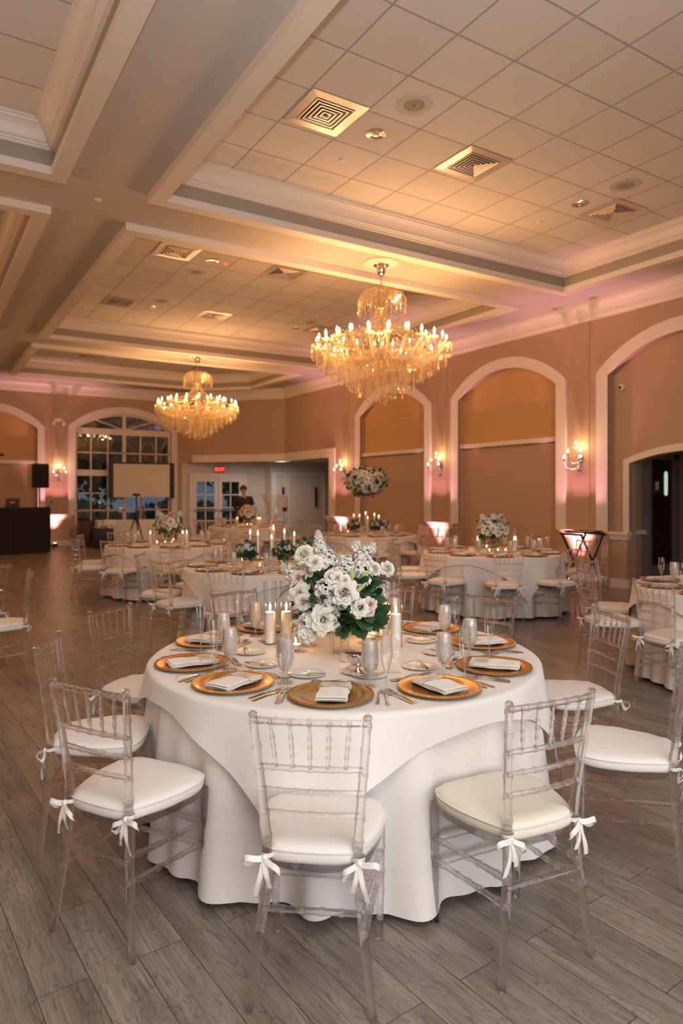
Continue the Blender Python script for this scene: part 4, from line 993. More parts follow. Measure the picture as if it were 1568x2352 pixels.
# ------------------------------------------------------------------ flowers
def petal(mb, az, tilt, w_, h, cup, base_r, z0, curl=.0, T=None, nu=7, nv=6):
    """one broad rounded petal: az direction, tilt outward from vertical, cupped sideways, lip rolled back by curl"""
    ca, sa = math.cos(az), math.sin(az); vs_ = []
    for i in range(nu):
        u = i/(nu-1)*2-1
        for j in range(nv):
            v = j/(nv-1)*(1-.34*u*u*abs(u)); wv = w_*(.45+.55*math.sin(min(1, v*1.5)*math.pi/2)); th = u*cup*1.15
            lean = tilt*(.45+.55*v); rad = base_r+h*v*math.sin(lean); z = z0+h*v*math.cos(lean)
            lip = max(0, v-.72)/.28; rad += curl*lip*lip*h; z -= curl*.75*lip*lip*h
            # wrap the width round the axis: cup 1 = follows a circle
            rr = max(rad, .02); R_ = max(wv*1.15, rr); x = R_*math.sin(u*wv/R_*1.1)*(.6+.4*min(1, cup)) if cup > .5 else u*wv; d = rad-(R_*(1-math.cos(u*wv/R_*1.1)) if cup > .5 else .25*u*u*wv)
            vs_.append((d*ca-x*sa, d*sa+x*ca, z))
    mb.add(vs_, [(i*nv+j, (i+1)*nv+j, (i+1)*nv+j+1, i*nv+j+1) for i in range(nu-1) for j in range(nv-1)], T)
def rose_mesh(seed, openness=1.0):
    rnd = random.Random(seed); m = MB()
    # unit rose, about 1 across, bloom facing +z
    m.ball((0, 0, .28), (.07, .07, .24), 8, 6)
    layers = [(3, -.10, .085, .40, .035, 1, .17, .02), (3, -.04, .12, .41, .065, 1, .155, .05), (4, .03, .16, .42, .10, 1, .135, .09), (4, .12, .21, .44, .13, 1, .11, .14), (5, .28, .27, .46, .15, 1, .07, .2), (5, .50, .32, .48, .16, 1, .02, .26), (5, .80, .37, .50, .15, .8, -.04, .32), (5, 1.1, .42, .48, .14, .6, -.09, .30)]
    for li, (n, tilt, w_, h, br, cup, z0, cl) in enumerate(layers):
        for k in range(n): petal(m, 2*math.pi*k/n+li*.9+rnd.uniform(-.15, .15), tilt*openness+rnd.uniform(-.05, .05), w_*rnd.uniform(.92, 1.08), h*rnd.uniform(.95, 1.05), cup, br, z0, curl=cl*openness)
    return m
def stock_mesh(seed):
    rnd = random.Random(seed); m = MB()
    for k in range(26):
        t = k/25; a = k*2.4; z = -.45+.95*t; rr = .42*(1-max(0, t-.35)**1.3*1.1)
        c = Vector((rr*math.cos(a), rr*math.sin(a), z)); nrm = Vector((math.cos(a), math.sin(a), .5+t)).normalized(); q = nrm.to_track_quat('Z', 'Y').to_matrix().to_4x4(); q.translation = c
        s_ = .36*(1-.45*t)*rnd.uniform(.85, 1.15)
        for lay, (nn, tl) in enumerate(((5, 1.2), (4, .6))):
            for j in range(nn): petal(m, 2*math.pi*j/nn+lay+rnd.random(), tl+rnd.uniform(-.15, .15), s_*.36, s_*.7, .2, .01, 0, .15, q, 4, 4)
    return m
def leafblade(mb, T, L_=1.0, w_=.38, fold=.15, bend=.3, n=5):
    vs_ = []
    for i in range(n+1):
        t = i/n; ww = w_*math.sin(math.pi*min(1, t*.95+.03))**.8; y = L_*t; z = -bend*t*t*L_
        vs_ += [(-ww, y, z+fold*ww), (0, y, z), (ww, y, z+fold*ww)]
    fs = []
    for i in range(n):
        for j in range(2): fs.append((i*3+j, i*3+j+1, (i+1)*3+j+1, (i+1)*3+j))
    mb.add(vs_, fs, T)
def fern(mb, p, d, L_, droop, up=(0, 0, 1)):
    P = Vector(p); D = Vector(d).normalized(); path = []
    for i in range(15):
        t = i/14; path.append(P+D*L_*t+Vector((0, 0, -droop*t*t*L_)))
    mb.tube(path, .0012, 4, False)
    for i in range(1, 15):
        dd = (path[i]-path[i-1]).normalized(); side = dd.cross(Vector(up)).normalized(); l = L_*.20*math.sin(math.pi*(.15+.8*i/14))
        for s_ in (-1, 1):
            v = (side*s_+dd*.6).normalized(); T = Matrix.Translation(path[i]) @ v.to_track_quat('Y', 'Z').to_matrix().to_4x4() @ Matrix.Scale(l, 4); leafblade(mb, T, 1, .10, .1, .2, 3)
ROSE = [rose_mesh(i, op).build('rose', 'rose', smooth=60) for i, op in enumerate((.75, 1.0, 1.2))]
BLUSH = rose_mesh(7, .9).build('rose', 'blush', smooth=60); STOCK = [stock_mesh(i).build('stock_flower', 'stock', smooth=60) for i in range(2)]
FPROTO = ROSE+[BLUSH]+STOCK
def put_flower(proto, name, parent, p, d, size, spin=0):
    o = bpy.data.objects.new(name, proto.data); COL.objects.link(o); o.parent = parent
    q = Vector(d).normalized().to_track_quat('Z', 'Y'); o.rotation_mode = 'QUATERNION'; o.rotation_quaternion = q @ Euler((0, 0, spin)).to_quaternion()
    o.location = Vector(p)-Vector(d).normalized()*size*.22; o.scale = (size,)*3; return o
def foliage(name, parent, c, r, n, size, mat='leaf', w_=.36, seed=3, lower=False):
    rnd = random.Random(seed); m = MB()
    for k in range(n):
        d = Vector((rnd.gauss(0, 1), rnd.gauss(0, 1), rnd.gauss(0, 1)*(.8))).normalized()
        if lower and d.z > .2: d.z = -d.z
        p = Vector(c)+Vector((d.x*r[0], d.y*r[1], d.z*r[2]))*rnd.uniform(.45, .85); dd = (d+Vector((rnd.gauss(0, .35), rnd.gauss(0, .35), rnd.gauss(0, .35)))).normalized()
        T = Matrix.Translation(p) @ dd.to_track_quat('Y', 'Z').to_matrix().to_4x4() @ Matrix.Rotation(rnd.uniform(0, 6.28), 4, 'Y') @ Matrix.Scale(size*rnd.uniform(.7, 1.25), 4); leafblade(m, T, 1, w_, .15, .25)
    return tag(m.build(name, mat, parent, smooth=60), kind='stuff')
def compote(parent, s_=1.0, name='glass_compote'):
    p = [(0, .0), (.062, .002), (.060, .010), (.030, .020), (.020, .032), (.030, .045), (.018, .058), (.026, .072), (.034, .080), (.06, .095), (.085, .125), (.098, .165), (.102, .185), (.098, .185), (.082, .13), (.05, .10), (0, .09)]
    return lathe_obj(name, [(r*s_, z*s_) for r, z in p], 'vase', parent, 36)

# ================================================================== the near table
T1 = Vector((1.82, 2.885)); ZT = TOP+.0045
round_table(T1.x, T1.y, .915, 'at the nearest table')
o = table_cloth('tablecloth', .915, 5, 'floor-length white tablecloth of the nearest round table', 'tablecloth', 'floor-length tablecloths', rz=.4); o.location = (T1.x, T1.y, 0)
o = overlay_cloth(.915, 1.035, 8, 'square white overlay draped over the nearest round table', 'square overlay cloths', R(3)); o.location = (T1.x, T1.y, 0)
G1 = 'clear chairs round the nearest table'
SEATS1 = [  # x, y, facing, words
    (1.109, 1.907, 51.6, 'back to the camera at front centre'),
    (0.674, 2.53, 31.5, 'at the near left, white cushion fully seen'),
    (0.69, 3.176, -25, 'at the left, behind the near left chair'),
    (1.068, 3.83, -53, 'at the rear left, standing apart on open floor'),
    (1.83, 4.04, -82, 'on the far side, just left of the candle cylinders'),
    (2.66, 3.72, 225, 'on the far side, hidden behind the flowers and right candles'),
    (2.91, 3.12, 197.5, 'at the rear right, its back seen above the champagne glasses'),
    (3.03, 2.46, 157, 'at the right, its lavender-tinged back turned against open floor'),
    (2.57, 1.80, 124, 'at the far right edge of the picture, cut by the frame'),
    (1.755, 1.70, 83, 'at the near right, with the ivory cushion')]
for i, (x, y, d, t) in enumerate(SEATS1):
    chair_at(x, y, d, 'clear bamboo-style chair ' + t, G1 if i < 9 else G1, chair_iv if i == 9 else None)
ANG1 = [(-126, 'front centre'), (-160, 'near left'), (168, 'left'), (131, 'rear left'), (97, 'far side left'), (45, 'far side right behind the flowers'), (15, 'rear right'), (-19, 'right'), (-57, 'near right edge'), (-92, 'front right')]
def loc_fn(center, a, rc):
    d = Vector((math.cos(R(a)), math.sin(R(a)))); c = Vector(center)+d*rc; f = -d; r = Vector((f.y, -f.x)); rz = math.atan2(f.y, f.x)-math.pi/2
    return (lambda rr, ff: c+r*rr+f*ff), rz
rj = random.Random(4)
for a, wd in ANG1:
    P, rz = loc_fn(T1, a, .75); J = lambda s_=.006: rj.uniform(-s_, s_)
    def put(proto, rr, ff, rot, lab, grp, z=ZT):
        p = P(rr+J(), ff+J()); return place(proto, (p.x, p.y, z), rz+rot, lab, grp)
    put(charger, 0, 0, 0, f'round gold beaded charger plate, {wd} seat, nearest table', 'gold chargers on the nearest table')
    p = P(.006, 0); place(napkin, (p.x, p.y, ZT+.011), rz+J(.12), f'folded white napkin with blush menu band, {wd} seat, nearest table', 'banded napkins on the nearest table')
    put(goblet, .15, .152, J(1), f'stemmed goblet of iced water by the {wd} seat, nearest table', 'iced water goblets on the nearest table')
    put(cflute if wd in ('left', 'rear left', 'far side left') else flute, .207, .066, 0, ('trumpet-shaped' if wd in ('left', 'rear left', 'far side left') else 'tulip-shaped') + f' empty champagne glass by the {wd} seat, nearest table', 'champagne glasses on the nearest table')
    p = P(-.135+J(), .305+J()); place(bread, (p.x, p.y, ZT), 0, f'small white bread plate of the {wd} seat, nearest table', 'bread plates on the nearest table')
    place(butter, (p.x+J(.01), p.y+J(.01), ZT+.0045), 0, f'pale ball of butter on the {wd} seat bread plate', 'butter balls')
    ra = rz+R(-70)+J(.5); q = p+Vector((math.sin(.3), .0))*.0; 
    kn = place(knife, (p.x+.018*math.cos(ra), p.y+.018*math.sin(ra), ZT+.0125), ra, f'butter knife lying across the {wd} seat bread plate', 'butter knives'); kn.scale = (.72, .72, .72)
    put(fork, -.182, .0, J(.06), f'inner dinner fork left of the {wd} seat charger', 'dinner forks'); put(fork, -.208, -.012, J(.06)+.03, f'outer salad fork left of the {wd} seat charger', 'salad forks')
    put(knife, .184, -.008, J(.05), f'inner dinner knife right of the {wd} seat charger', 'dinner knives'); put(knife, .209, -.018, J(.05)+.04, f'outer steak knife right of the {wd} seat charger', 'steak knives')
    put(spoon, -.02, .187, R(90)+J(.15), f'dessert spoon above the {wd} seat charger', 'dessert spoons'); put(fork, .03, .207, R(-90)+J(.12), f'dessert fork above the {wd} seat charger', 'dessert forks')
# candles in cylinders
def candle_set(x, y, h, words, tall=.33, grp='pillar candles on the nearest table'):
    c_ = place(cylinder, (x, y, ZT), 0, f'clear glass hurricane cylinder {words}', 'glass hurricane cylinders', 1.0)
    k = place(pillar, (x, y, ZT+.0), 0, f'lit ivory pillar candle inside the cylinder {words}', grp); return k
for x, y, wd, s_ in ((1.585, 3.245, 'left one of the left pair, nearest table', 1.0), (1.665, 3.215, 'right one of the left pair, nearest table', 1.0), (2.112, 2.935, 'left one of the right pair, nearest table', 1.0), (2.110, 2.846, 'right one of the right pair, nearest table', .95)):
    candle_set(x, y, .17, wd)
    light('candle_light', 'POINT', (x, y, ZT+.195), 1.4, (1, .52, .2), shadow_soft_size=.008)
for x, y, wd in ((1.628, 3.04, 'under the low white flowers at left'), (2.033, 3.0, 'beside the right cylinders'), (2.1, 3.05, 'half hidden behind the right cylinder'), (1.72, 2.60, 'behind the sauce boat')):
    place(votive, (x, y, ZT), 0, f'short lit votive candle in a glass cup {wd}', 'votive candles on the nearest table')
    light('candle_light', 'POINT', (x, y, ZT+.055), .9, (1, .48, .17), shadow_soft_size=.006)
# centrepiece
cp_ = empty('floral_centerpiece', (T1.x, T1.y, ZT), -TH, 'large arrangement of white roses, stock and greenery in a glass compote, nearest table', 'flower arrangement')
compote(cp_)
FL = [('R0', -0.199, 0.06, 0.493, 0.088), ('R1', -0.144, 0.1, 0.458, 0.064), ('R2', -0.223, 0.08, 0.304, 0.081), ('R0', -0.2, 0.13, 0.27, 0.074), ('R2', -0.101, 0.17, 0.192, 0.106), ('R1', -0.007, 0.16, 0.316, 0.112), ('R1', -0.034, 0.15, 0.389, 0.056), ('R2', 0.002, 0.16, 0.379, 0.047), ('R0', -0.068, 0.12, 0.394, 0.056), ('R1', 0.074, 0.15, 0.246, 0.079), ('B', 0.125, 0.13, 0.259, 0.056), ('R0', 0.149, 0.04, 0.421, 0.067), ('R0', 0.214, 0.02, 0.419, 0.07), ('B', 0.123, 0.12, 0.223, 0.044), ('B', -0.227, 0.05, 0.376, 0.067), ('R0', -0.177, 0.04, 0.407, 0.058), ('R1', -0.259, 0.0, 0.384, 0.042), ('S0', -0.093, 0.15, 0.343, 0.101), ('S1', -0.089, 0.02, 0.492, 0.08), ('S0', -0.127, 0.0, 0.554, 0.057), ('S0', -0.132, 0.0, 0.596, 0.033), ('S1', -0.182, 0.13, 0.177, 0.095), ('S0', -0.209, 0.12, 0.125, 0.082), ('S1', 0.005, 0.05, 0.455, 0.093), ('S0', 0.098, 0.05, 0.441, 0.098), ('S1', 0.106, 0.02, 0.504, 0.075), ('S0', 0.064, 0.0, 0.544, 0.042), ('S1', 0.142, 0.0, 0.533, 0.042), ('S0', 0.148, -0.06, 0.31, 0.085), ('S1', 0.20, -0.12, 0.31, 0.08), ('S0', -0.273, 0.0, 0.412, 0.071), ('S1', -0.305, -0.02, 0.424, 0.043), ('S0', -0.037, 0.08, 0.421, 0.064), ('S1', -0.112, 0.04, 0.473, 0.065), ('S0', 0.205, -0.13, 0.265, 0.06),
      # the far side of the bouquet
      ('R1', -0.12, -0.16, 0.36, 0.09), ('R0', 0.05, -0.17, 0.33, 0.09), ('R2', 0.15, -0.12, 0.28, 0.09), ('S0', -0.02, -0.13, 0.43, 0.1), ('R1', -0.22, -0.1, 0.28, 0.08), ('S1', 0.1, -0.1, 0.42, 0.09), ('R0', 0.0, -0.19, 0.22, 0.08)]
PROT = {'R0': ROSE[0], 'R1': ROSE[1], 'R2': ROSE[2], 'B': BLUSH, 'S0': STOCK[0], 'S1': STOCK[1]}
rf = random.Random(9)
stems = MB()
for k, lx, t, z, dm in FL:
    d = Vector((lx+.05, -t-.05, (z-.26)*.9)).normalized()
    if k[0] in 'RB': d = (d*.5+Vector((rf.uniform(-.15, .15), -.62 if t > 0 else .4, .16+rf.uniform(-.1, .2)))).normalized()
    else: d = (d*.8+Vector((0, -.25 if t > .05 else 0, .55))).normalized()
    put_flower(PROT[k], 'blush_rose' if k == 'B' else 'rose' if k[0] == 'R' else 'stock_flower', cp_, (lx, -t, z), d, dm*(1.07 if k[0] != 'S' else 1.12), rf.uniform(0, 6))
    stems.tube([(lx*.15, -t*.15, .12), (lx*.6, -t*.6, .12+(z-.12)*.55), (lx-d.x*dm*.3, -t-d.y*dm*.3, z-d.z*dm*.3)], .0022, 5)
stems.build('stems', 'leaf2', cp_)
foliage('dark_leaves', cp_, (-.03, .0, .27), (.23, .20, .16), 330, .062, 'leaf', .34, 3)
foliage('dark_leaves', cp_, (.02, -.03, .2), (.2, .16, .08), 90, .075, 'leaf', .42, 5, True)
m = MB()
for (a, b) in (((-.06, -.10, .20), (-.05, -.17, .045)), ((-.05, -.1, .2), (-.12, -.17, .12)), ((-.04, -.1, .2), (-.01, -.17, .10)), ((-.2, 0, .45), (-.31, 0, .51)), ((-.25, 0, .38), (-.34, 0, .27)), ((-.24, -.02, .36), (-.32, -.03, .29))):
    a = Vector(a); b = Vector(b); fern(m, a, b-a, (b-a).length, .12)
tag(m.build('fern_fronds', 'leaf2', cp_, smooth=60), kind='stuff')
m = MB()
for (a, b) in (((-.14, -.09, .25), (-.25, -.11, .205)), ((-.075, 0, .40), (-.085, 0, .57)), ((.17, -.03, .35), (.27, -.02, .385))):
    a = Vector(a); b = Vector(b)
    for i in range(12):
        p = a.lerp(b, i/11); s_ = .017*(1.2-.7*i/11)
        for q in range(3):
            an = i*1.1+q*2.1; dd = Vector((math.cos(an), math.sin(an)*.7, math.sin(an*.7))).normalized(); leafblade(m, Matrix.Translation(p) @ dd.to_track_quat('Y', 'Z').to_matrix().to_4x4() @ Matrix.Scale(s_, 4), 1, .5, .1, .1, 3)
tag(m.build('eucalyptus_sprigs', 'euc', cp_, smooth=60), kind='stuff')
for (a, b) in (((.036, -.14, .374), (.035, -.14, .437)), ((.082, -.10, .387), (.118, -.10, .420)), ((.054, -.15, .319), (.108, -.155, .370))):
    a = Vector(a); b = Vector(b); MB().tube([a-(b-a)*.7, a-(b-a)*.1, a, a.lerp(b, .3), a.lerp(b, .65), a.lerp(b, .9), b], [.002, .002, .006, .0105, .010, .005, .001], 8).build('lily_bud', 'lily', cp_)
# broad leaves over the bowl
m = MB()
for (x, y, z, dx, dy, dz, s_) in ((.0, -.10, .19, -.1, -.5, -.6, .10), (.06, -.10, .19, .3, -.5, -.5, .11), (.11, -.08, .2, .6, -.3, -.5, .10), (-.05, -.1, .2, -.4, -.5, -.5, .09)):
    leafblade(m, Matrix.Translation((x, y, z)) @ Vector((dx, dy, dz)).to_track_quat('Y', 'Z').to_matrix().to_4x4() @ Matrix.Scale(s_, 4), 1, .38, .1, .3, 6)
m.build('broad_leaves', 'leaf', cp_, smooth=60)
sv = empty('glass_candle_stand', (1.735, 3.10, ZT), 0, 'short faceted clear glass pedestal just left of the compote base', 'glass stand')
lathe_obj('pedestal', [(0, 0), (.045, .002), (.043, .01), (.015, .022), (.022, .04), (.012, .05), (.03, .066), (.04, .09), (.036, .09), (.02, .07), (0, .066)], 'vase', sv, 24)
# sauce boat and saucer
def boat_mesh():
    m = MB()
    def f(i, j):
        a = 2*math.pi*i/32; v = j/9; ex = 1.0+.42*max(0, math.cos(a))**3; r = .048*math.sin(math.pi*.5*(.25+.75*v)); x = r*ex*1.15*math.cos(a); y = r*.85*math.sin(a); z = .032+.048*v**1.3+(.030*max(0, math.cos(a))**3+.006*max(0, -math.cos(a))**2)*v**2; return (x, y, z)
    m.grid(f, 32, 10, True); m.grid(lambda i, j: tuple(Vector(f(i, j))*Vector((.96, .96, 1)).x + Vector((0, 0, .001))), 32, 10, True); return m
gb = empty('sauce_boat', (1.655, 2.515, ZT+.006), R(-28), 'polished steel sauce boat on a saucer in front of the flowers', 'sauce boat')
boat_mesh().build('bowl', 'steel', gb, smooth=70)
lathe_obj('foot', [(0, .012), (.028, 0), (.028, .003), (.014, .012), (.010, .022), (.014, .034), (0, .034)], 'steel', gb, 24)
MB().tube([(-.045, 0, .072), (-.065, 0, .082), (-.082, 0, .072), (-.078, 0, .052), (-.055, 0, .042), (-.040, 0, .044)], .0022, 6).build('handle', 'steel', gb)
sa = empty('saucer', (1.655, 2.515, ZT), 0, 'white saucer under the steel sauce boat', 'saucer'); lathe_obj('plate', [(0, .004), (.03, .004), (.045, .007), (.070, .0125), (.072, .0115), (.046, .003), (.035, 0), (0, 0)], 'porcelain', sa, 40)
# table number
tc = empty('table_number', (1.78, 2.45, ZT), -TH+R(6), 'arched frosted acrylic table number 12 in front of the right candles', 'table number')
_m, _nt, _o = new_mat('frosted_acrylic'); M['frost'] = _m
_d = _nt.nodes.new('ShaderNodeBsdfDiffuse'); _d.inputs[0].default_value = (.88, .80, .74, 1); _t = _nt.nodes.new('ShaderNodeBsdfTransparent'); _l = _nt.nodes.new('ShaderNodeBsdfTranslucent'); _l.inputs[0].default_value = (.95, .88, .82, 1)
_a = _nt.nodes.new('ShaderNodeMixShader'); _a.inputs[0].default_value = .5; _b = _nt.nodes.new('ShaderNodeMixShader'); _b.inputs[0].default_value = .25
_nt.links.new(_d.outputs[0], _a.inputs[1]); _nt.links.new(_l.outputs[0], _a.inputs[2]); _nt.links.new(_a.outputs[0], _b.inputs[1]); _nt.links.new(_t.outputs[0], _b.inputs[2]); _nt.links.new(_b.outputs[0], _o.inputs[0])
m = MB(); out = [(-.05, .0), (.05, .0), (.05, .115)]+[(.05*math.cos(R(t)), .115+.05*math.sin(R(t))) for t in range(10, 180, 10)]+[(-.05, .115)]
n = len(out); m.add([(x, y, z) for y in (-.0015, .0015) for x, z in out], [tuple(range(n)), tuple(reversed(range(n, 2*n)))]+[(i, n+i, n+(i+1) % n, (i+1) % n) for i in range(n)])
m.build('acrylic_panel', 'frost', tc, smooth=0); MB().box((-.052, -.028, 0), (.052, .028, .004)).build('base', 'frost', tc, smooth=0)
text('numerals', '12', .07, (.004, -.003, .068), (R(90), 0, 0), 'porcelain', tc, .0006, .25)

# ================================================================== the other tables
def rank_words(center, angs):
    """seat words counted from the seat nearest the camera"""
    cam_a = math.atan2(-center[1], -center[0]); L = []
    for a in angs:
        d = (R(a)-cam_a+math.pi) % (2*math.pi)-math.pi; L.append(d)
    order = sorted(range(len(L)), key=lambda i: abs(L[i])); words = [''] * len(L); words[order[0]] = 'nearest the camera'
    num = ['first', 'second', 'third', 'fourth', 'fifth']
    cl = sorted([i for i in range(len(L)) if i != order[0] and L[i] < L[order[0]]], key=lambda i: -L[i]); cr = sorted([i for i in range(len(L)) if i != order[0] and L[i] > L[order[0]]], key=lambda i: L[i])
    for nm, ls in (('left', cl), ('right', cr)):
        for k, i in enumerate(ls): words[i] = f'{num[min(k, 4)]} {nm} of the nearest seat' if k < 5 else f'straight across, {nm} side'
    return words
def setting(center, r, a, wd, tw, full):
    P, rz = loc_fn(center, a, r-.165); J = lambda s_=.01: rj.uniform(-s_, s_)
    p = P(0, 0); place(charger, (p.x, p.y, ZT), rz, f'gold charger, seat {wd}, {tw}', 'gold chargers, ' + tw)
    place(napkin, (p.x, p.y, ZT+.011), rz+J(.15), f'folded white napkin, seat {wd}, {tw}', 'napkins, ' + tw)
    p = P(.15+J(), .152+J()); place(goblet, (p.x, p.y, ZT), 0, f'iced water goblet, seat {wd}, {tw}', 'water goblets, ' + tw)
    p = P(.207+J(), .066+J()); place(flute, (p.x, p.y, ZT), 0, f'champagne glass, seat {wd}, {tw}', 'champagne glasses, ' + tw)
    if full:
        p = P(-.135+J(), .305+J()); place(bread, (p.x, p.y, ZT), 0, f'white bread plate, seat {wd}, {tw}', 'bread plates, ' + tw)
def rose_dome(parent, c, r, n, dm, seed, mats=('R0', 'R1', 'R2', 'B'), leafn=220, zlow=-.3, lsize=.06):
    rnd = random.Random(seed); pts = []
    for i in range(n):
        z = 1-(i+.5)/n*(1-zlow); rr = math.sqrt(max(0, 1-z*z)); a = i*2.39996
        pts.append(Vector((rr*math.cos(a), rr*math.sin(a), z)))
    for d in pts:
        k = rnd.choice(mats); s_ = dm*rnd.uniform(.75, 1.15); q = rnd.uniform(.86, 1.06)
        put_flower(PROT[k], 'rose', parent, (c[0]+d.x*r[0]*q, c[1]+d.y*r[1]*q, c[2]+d.z*r[2]*q), d, s_, rnd.uniform(0, 6))
    foliage('dark_leaves', parent, c, (r[0]*1.2, r[1]*1.2, r[2]*1.2), leafn, lsize, 'leaf', .34, seed)
def party_table(c, tw, angs, seed, r=.915, full=False, over=.3, seats=None, chairs=True, rc=1.16):
    round_table(c[0], c[1], r, tw)
    o = table_cloth('tablecloth', r, seed, f'floor-length white tablecloth, {tw}', 'tablecloth', 'floor-length tablecloths', rz=seed); o.location = (c[0], c[1], 0)
    o = overlay_cloth(r, 1.035, seed, f'square white overlay cloth, {tw}', 'square overlay cloths', over); o.location = (c[0], c[1], 0)
    words = rank_words(c, angs)
    for a, wd in zip(angs, words):
        setting(c, r, a, wd, tw, full)
        rr = rc+rj.uniform(-.04, .06); x = c[0]+rr*math.cos(R(a)); y = c[1]+rr*math.sin(R(a))
        if chairs: chair_at(x, y, a+180+rj.uniform(-9, 9), f'clear chair, seat {wd}, {tw}', 'clear chairs, ' + tw)
def seats_from(a0, n=10): return [a0+36*k for k in range(n)]
W2, W3, W4, W5, W6, W7 = ('second table from camera', 'left table before window', 'right table before arch', 'rose-ball table', 'farthest table near lobby', 'table at right edge')
T2, T3, T4, T5, T6, T7 = (3.315, 6.733), (3.357, 10.438), (6.619, 6.74), (7.328, 10.829), (6.838, 15.19), (5.954, 3.002)
party_table(T2, W2, seats_from(-135), 2, full=True, over=R(75)); party_table(T3, W3, seats_from(-178), 3, over=R(20)); party_table(T4, W4, seats_from(-128), 4, full=True, over=R(25))
party_table(T5, W5, seats_from(-110), 6, over=R(15)); party_table(T6, W6, seats_from(-120), 7, over=R(35))
party_table(T7, W7, [107, 143, 179, 215], 9, over=R(70))
for x, y, d, t in ((.62, 6.25, 176, 'at the left edge of the picture, cushion ribbon showing'), (.48, 6.95, 200, 'cut off by the left edge, behind the other left-edge chair')):
    chair_at(x, y, d, 'clear chair ' + t, 'chairs at the left picture edge')
def low_centre(c, tw, seed, rz=0):
    a = empty('floral_centerpiece', (c[0], c[1], ZT), rz, f'rounded white and blush rose centrepiece, {tw}', 'flower arrangement', 'rose centrepieces on the far tables')
    compote(a); rose_dome(a, (0, 0, .30), (.21, .19, .17), 30, .105, seed, leafn=200)
    rnd = random.Random(seed)
    for k in range(5):
        an = rnd.uniform(0, 6.28); st_ = MB().tube([(0, 0, .3), (.13*math.cos(an), .12*math.sin(an), .40), (.17*math.cos(an), .14*math.sin(an), .49)], .002, 4)
        tip = (.17*math.cos(an), .14*math.sin(an), .49); st_.build('stem', 'leaf2', a); put_flower(STOCK[k % 2], 'stock_flower', a, tip, (math.cos(an)*.3, math.sin(an)*.3, 1), .07)
def around(c, r, a): return (c[0]+r*math.cos(R(a)), c[1]+r*math.sin(R(a)))
for c, tw, sd in ((T3, W3, 11), (T4, W4, 12), (T6, W6, 13)):
    low_centre(c, tw, sd)
    for k, a in enumerate((-175, -45, -65)):
        x, y = around(c, .30, a); wd = ('left of', 'right of', 'front right of')[k] + f' the roses, {tw}'
        place(cylinder, (x, y, ZT), 0, f'clear glass hurricane cylinder {wd}', 'glass hurricane cylinders'); place(pillar, (x, y, ZT), 0, f'lit ivory pillar candle {wd}', 'pillar candles on the far tables')
        light('candle_light', 'POINT', (x, y, ZT+.195), 1.0, (1, .52, .2), shadow_soft_size=.008)
    for k, a in enumerate((-120, -100, -142, 60)):
        x, y = around(c, .27+.02*k, a); place(votive, (x, y, ZT), 0, f'lit votive candle, {("middle", "right", "left", "hidden rear")[k]} of the row before the roses, {tw}', 'votive candles on the far tables')
    light('candle_light', 'POINT', (*around(c, .27, -120), ZT+.055), .8, (1, .48, .17), shadow_soft_size=.006)
def tall_centre(c, tw, seed, ball):
    v = empty('trumpet_vase', (c[0], c[1], ZT), 0, f'tall clear glass trumpet vase, {tw}' if not ball else f'tall clear glass trumpet vase topped by a ball of roses, {tw}', 'vase', 'tall trumpet vases')
    lathe_obj('vase_body', [(0, 0), (.085, .002), (.08, .012), (.03, .03), (.022, .06), (.026, .18), (.034, .35), (.052, .53), (.085, .68), (.130, .78), (.128, .78), (.082, .68), (.049, .53), (.030, .35), (.02, .18), (0, .06)], 'vase', v, 36)
    if ball:
        b = empty('rose_ball', (c[0], c[1], ZT+.78), 0, f'large ball of white and blush roses high on the trumpet vase, {tw}', 'flower arrangement')
        rose_dome(b, (0, 0, .22), (.36, .36, .26), 84, .125, seed, leafn=520, zlow=-.75, lsize=.085)
        m = MB(); rnd = random.Random(3)
        for k in range(16):
            an = rnd.uniform(0, 6.28); fern(m, (.3*math.cos(an), .3*math.sin(an), .3), (math.cos(an), math.sin(an), rnd.uniform(-.3, .5)), rnd.uniform(.15, .28), .3)
        tag(m.build('fern_fronds', 'leaf2', b, smooth=60), kind='stuff')
    words = ('front left', 'front', 'front right', 'right', 'rear', 'left')
    for k, a in enumerate((-160, -118, -80, -30, 60, 150)):
        x, y = around(c, .22+.02*(k % 2), a); s_ = (1, .9, 1.05, .95, 1.1, 1)[k]
        t_ = place(taper, (x, y, ZT), 0, f'lit white taper candle at the {words[k]} of the vase, {tw}', 'taper candles, ' + tw); t_.scale = (1.1, 1.1, s_)
        if k % 2 == 0: light('candle_light', 'POINT', (x, y, ZT+.37*s_), 1.1, (1, .52, .2), shadow_soft_size=.008)
    for k, a in enumerate((-170, -95, -20)):
        x, y = around(c, .33, a); f_ = empty('bud_vase_flowers', (x, y, ZT), 0, f'small low vase of roses and leaves, {("left", "front", "right")[k]} of the tall vase, {tw}', 'flower arrangement', 'small rose vases')
        lathe_obj('glass_vase', [(0, 0), (.035, .002), (.045, .04), (.03, .09), (.04, .11), (.038, .11), (.028, .09), (.04, .04), (0, .01)], 'vase', f_, 20)
        rose_dome(f_, (0, 0, .19), (.08, .08, .07), 7, .085, seed+k, leafn=110, lsize=.06)
    for k, a in enumerate((-135, -60, 120)):
        x, y = around(c, .40, a); place(votive, (x, y, ZT), 0, f'lit votive candle at the {("front left", "front right", "rear")[k]} of the tall vase, {tw}', 'votive candles, ' + tw)
tall_centre(T2, W2, 21, False); tall_centre(T5, W5, 22, True)
gb2 = copy_tree(gb); gb2.location = (*around(T2, .38, -100), ZT); gb2['label'] = 'steel sauce boat before the taper candles, ' + W2

# ================================================================== along the far wall
def cam_pt(px, D): k = (px-784)/1568; return (D*(math.sin(TH)+k*math.cos(TH)), D*(math.cos(TH)-k*math.sin(TH)))
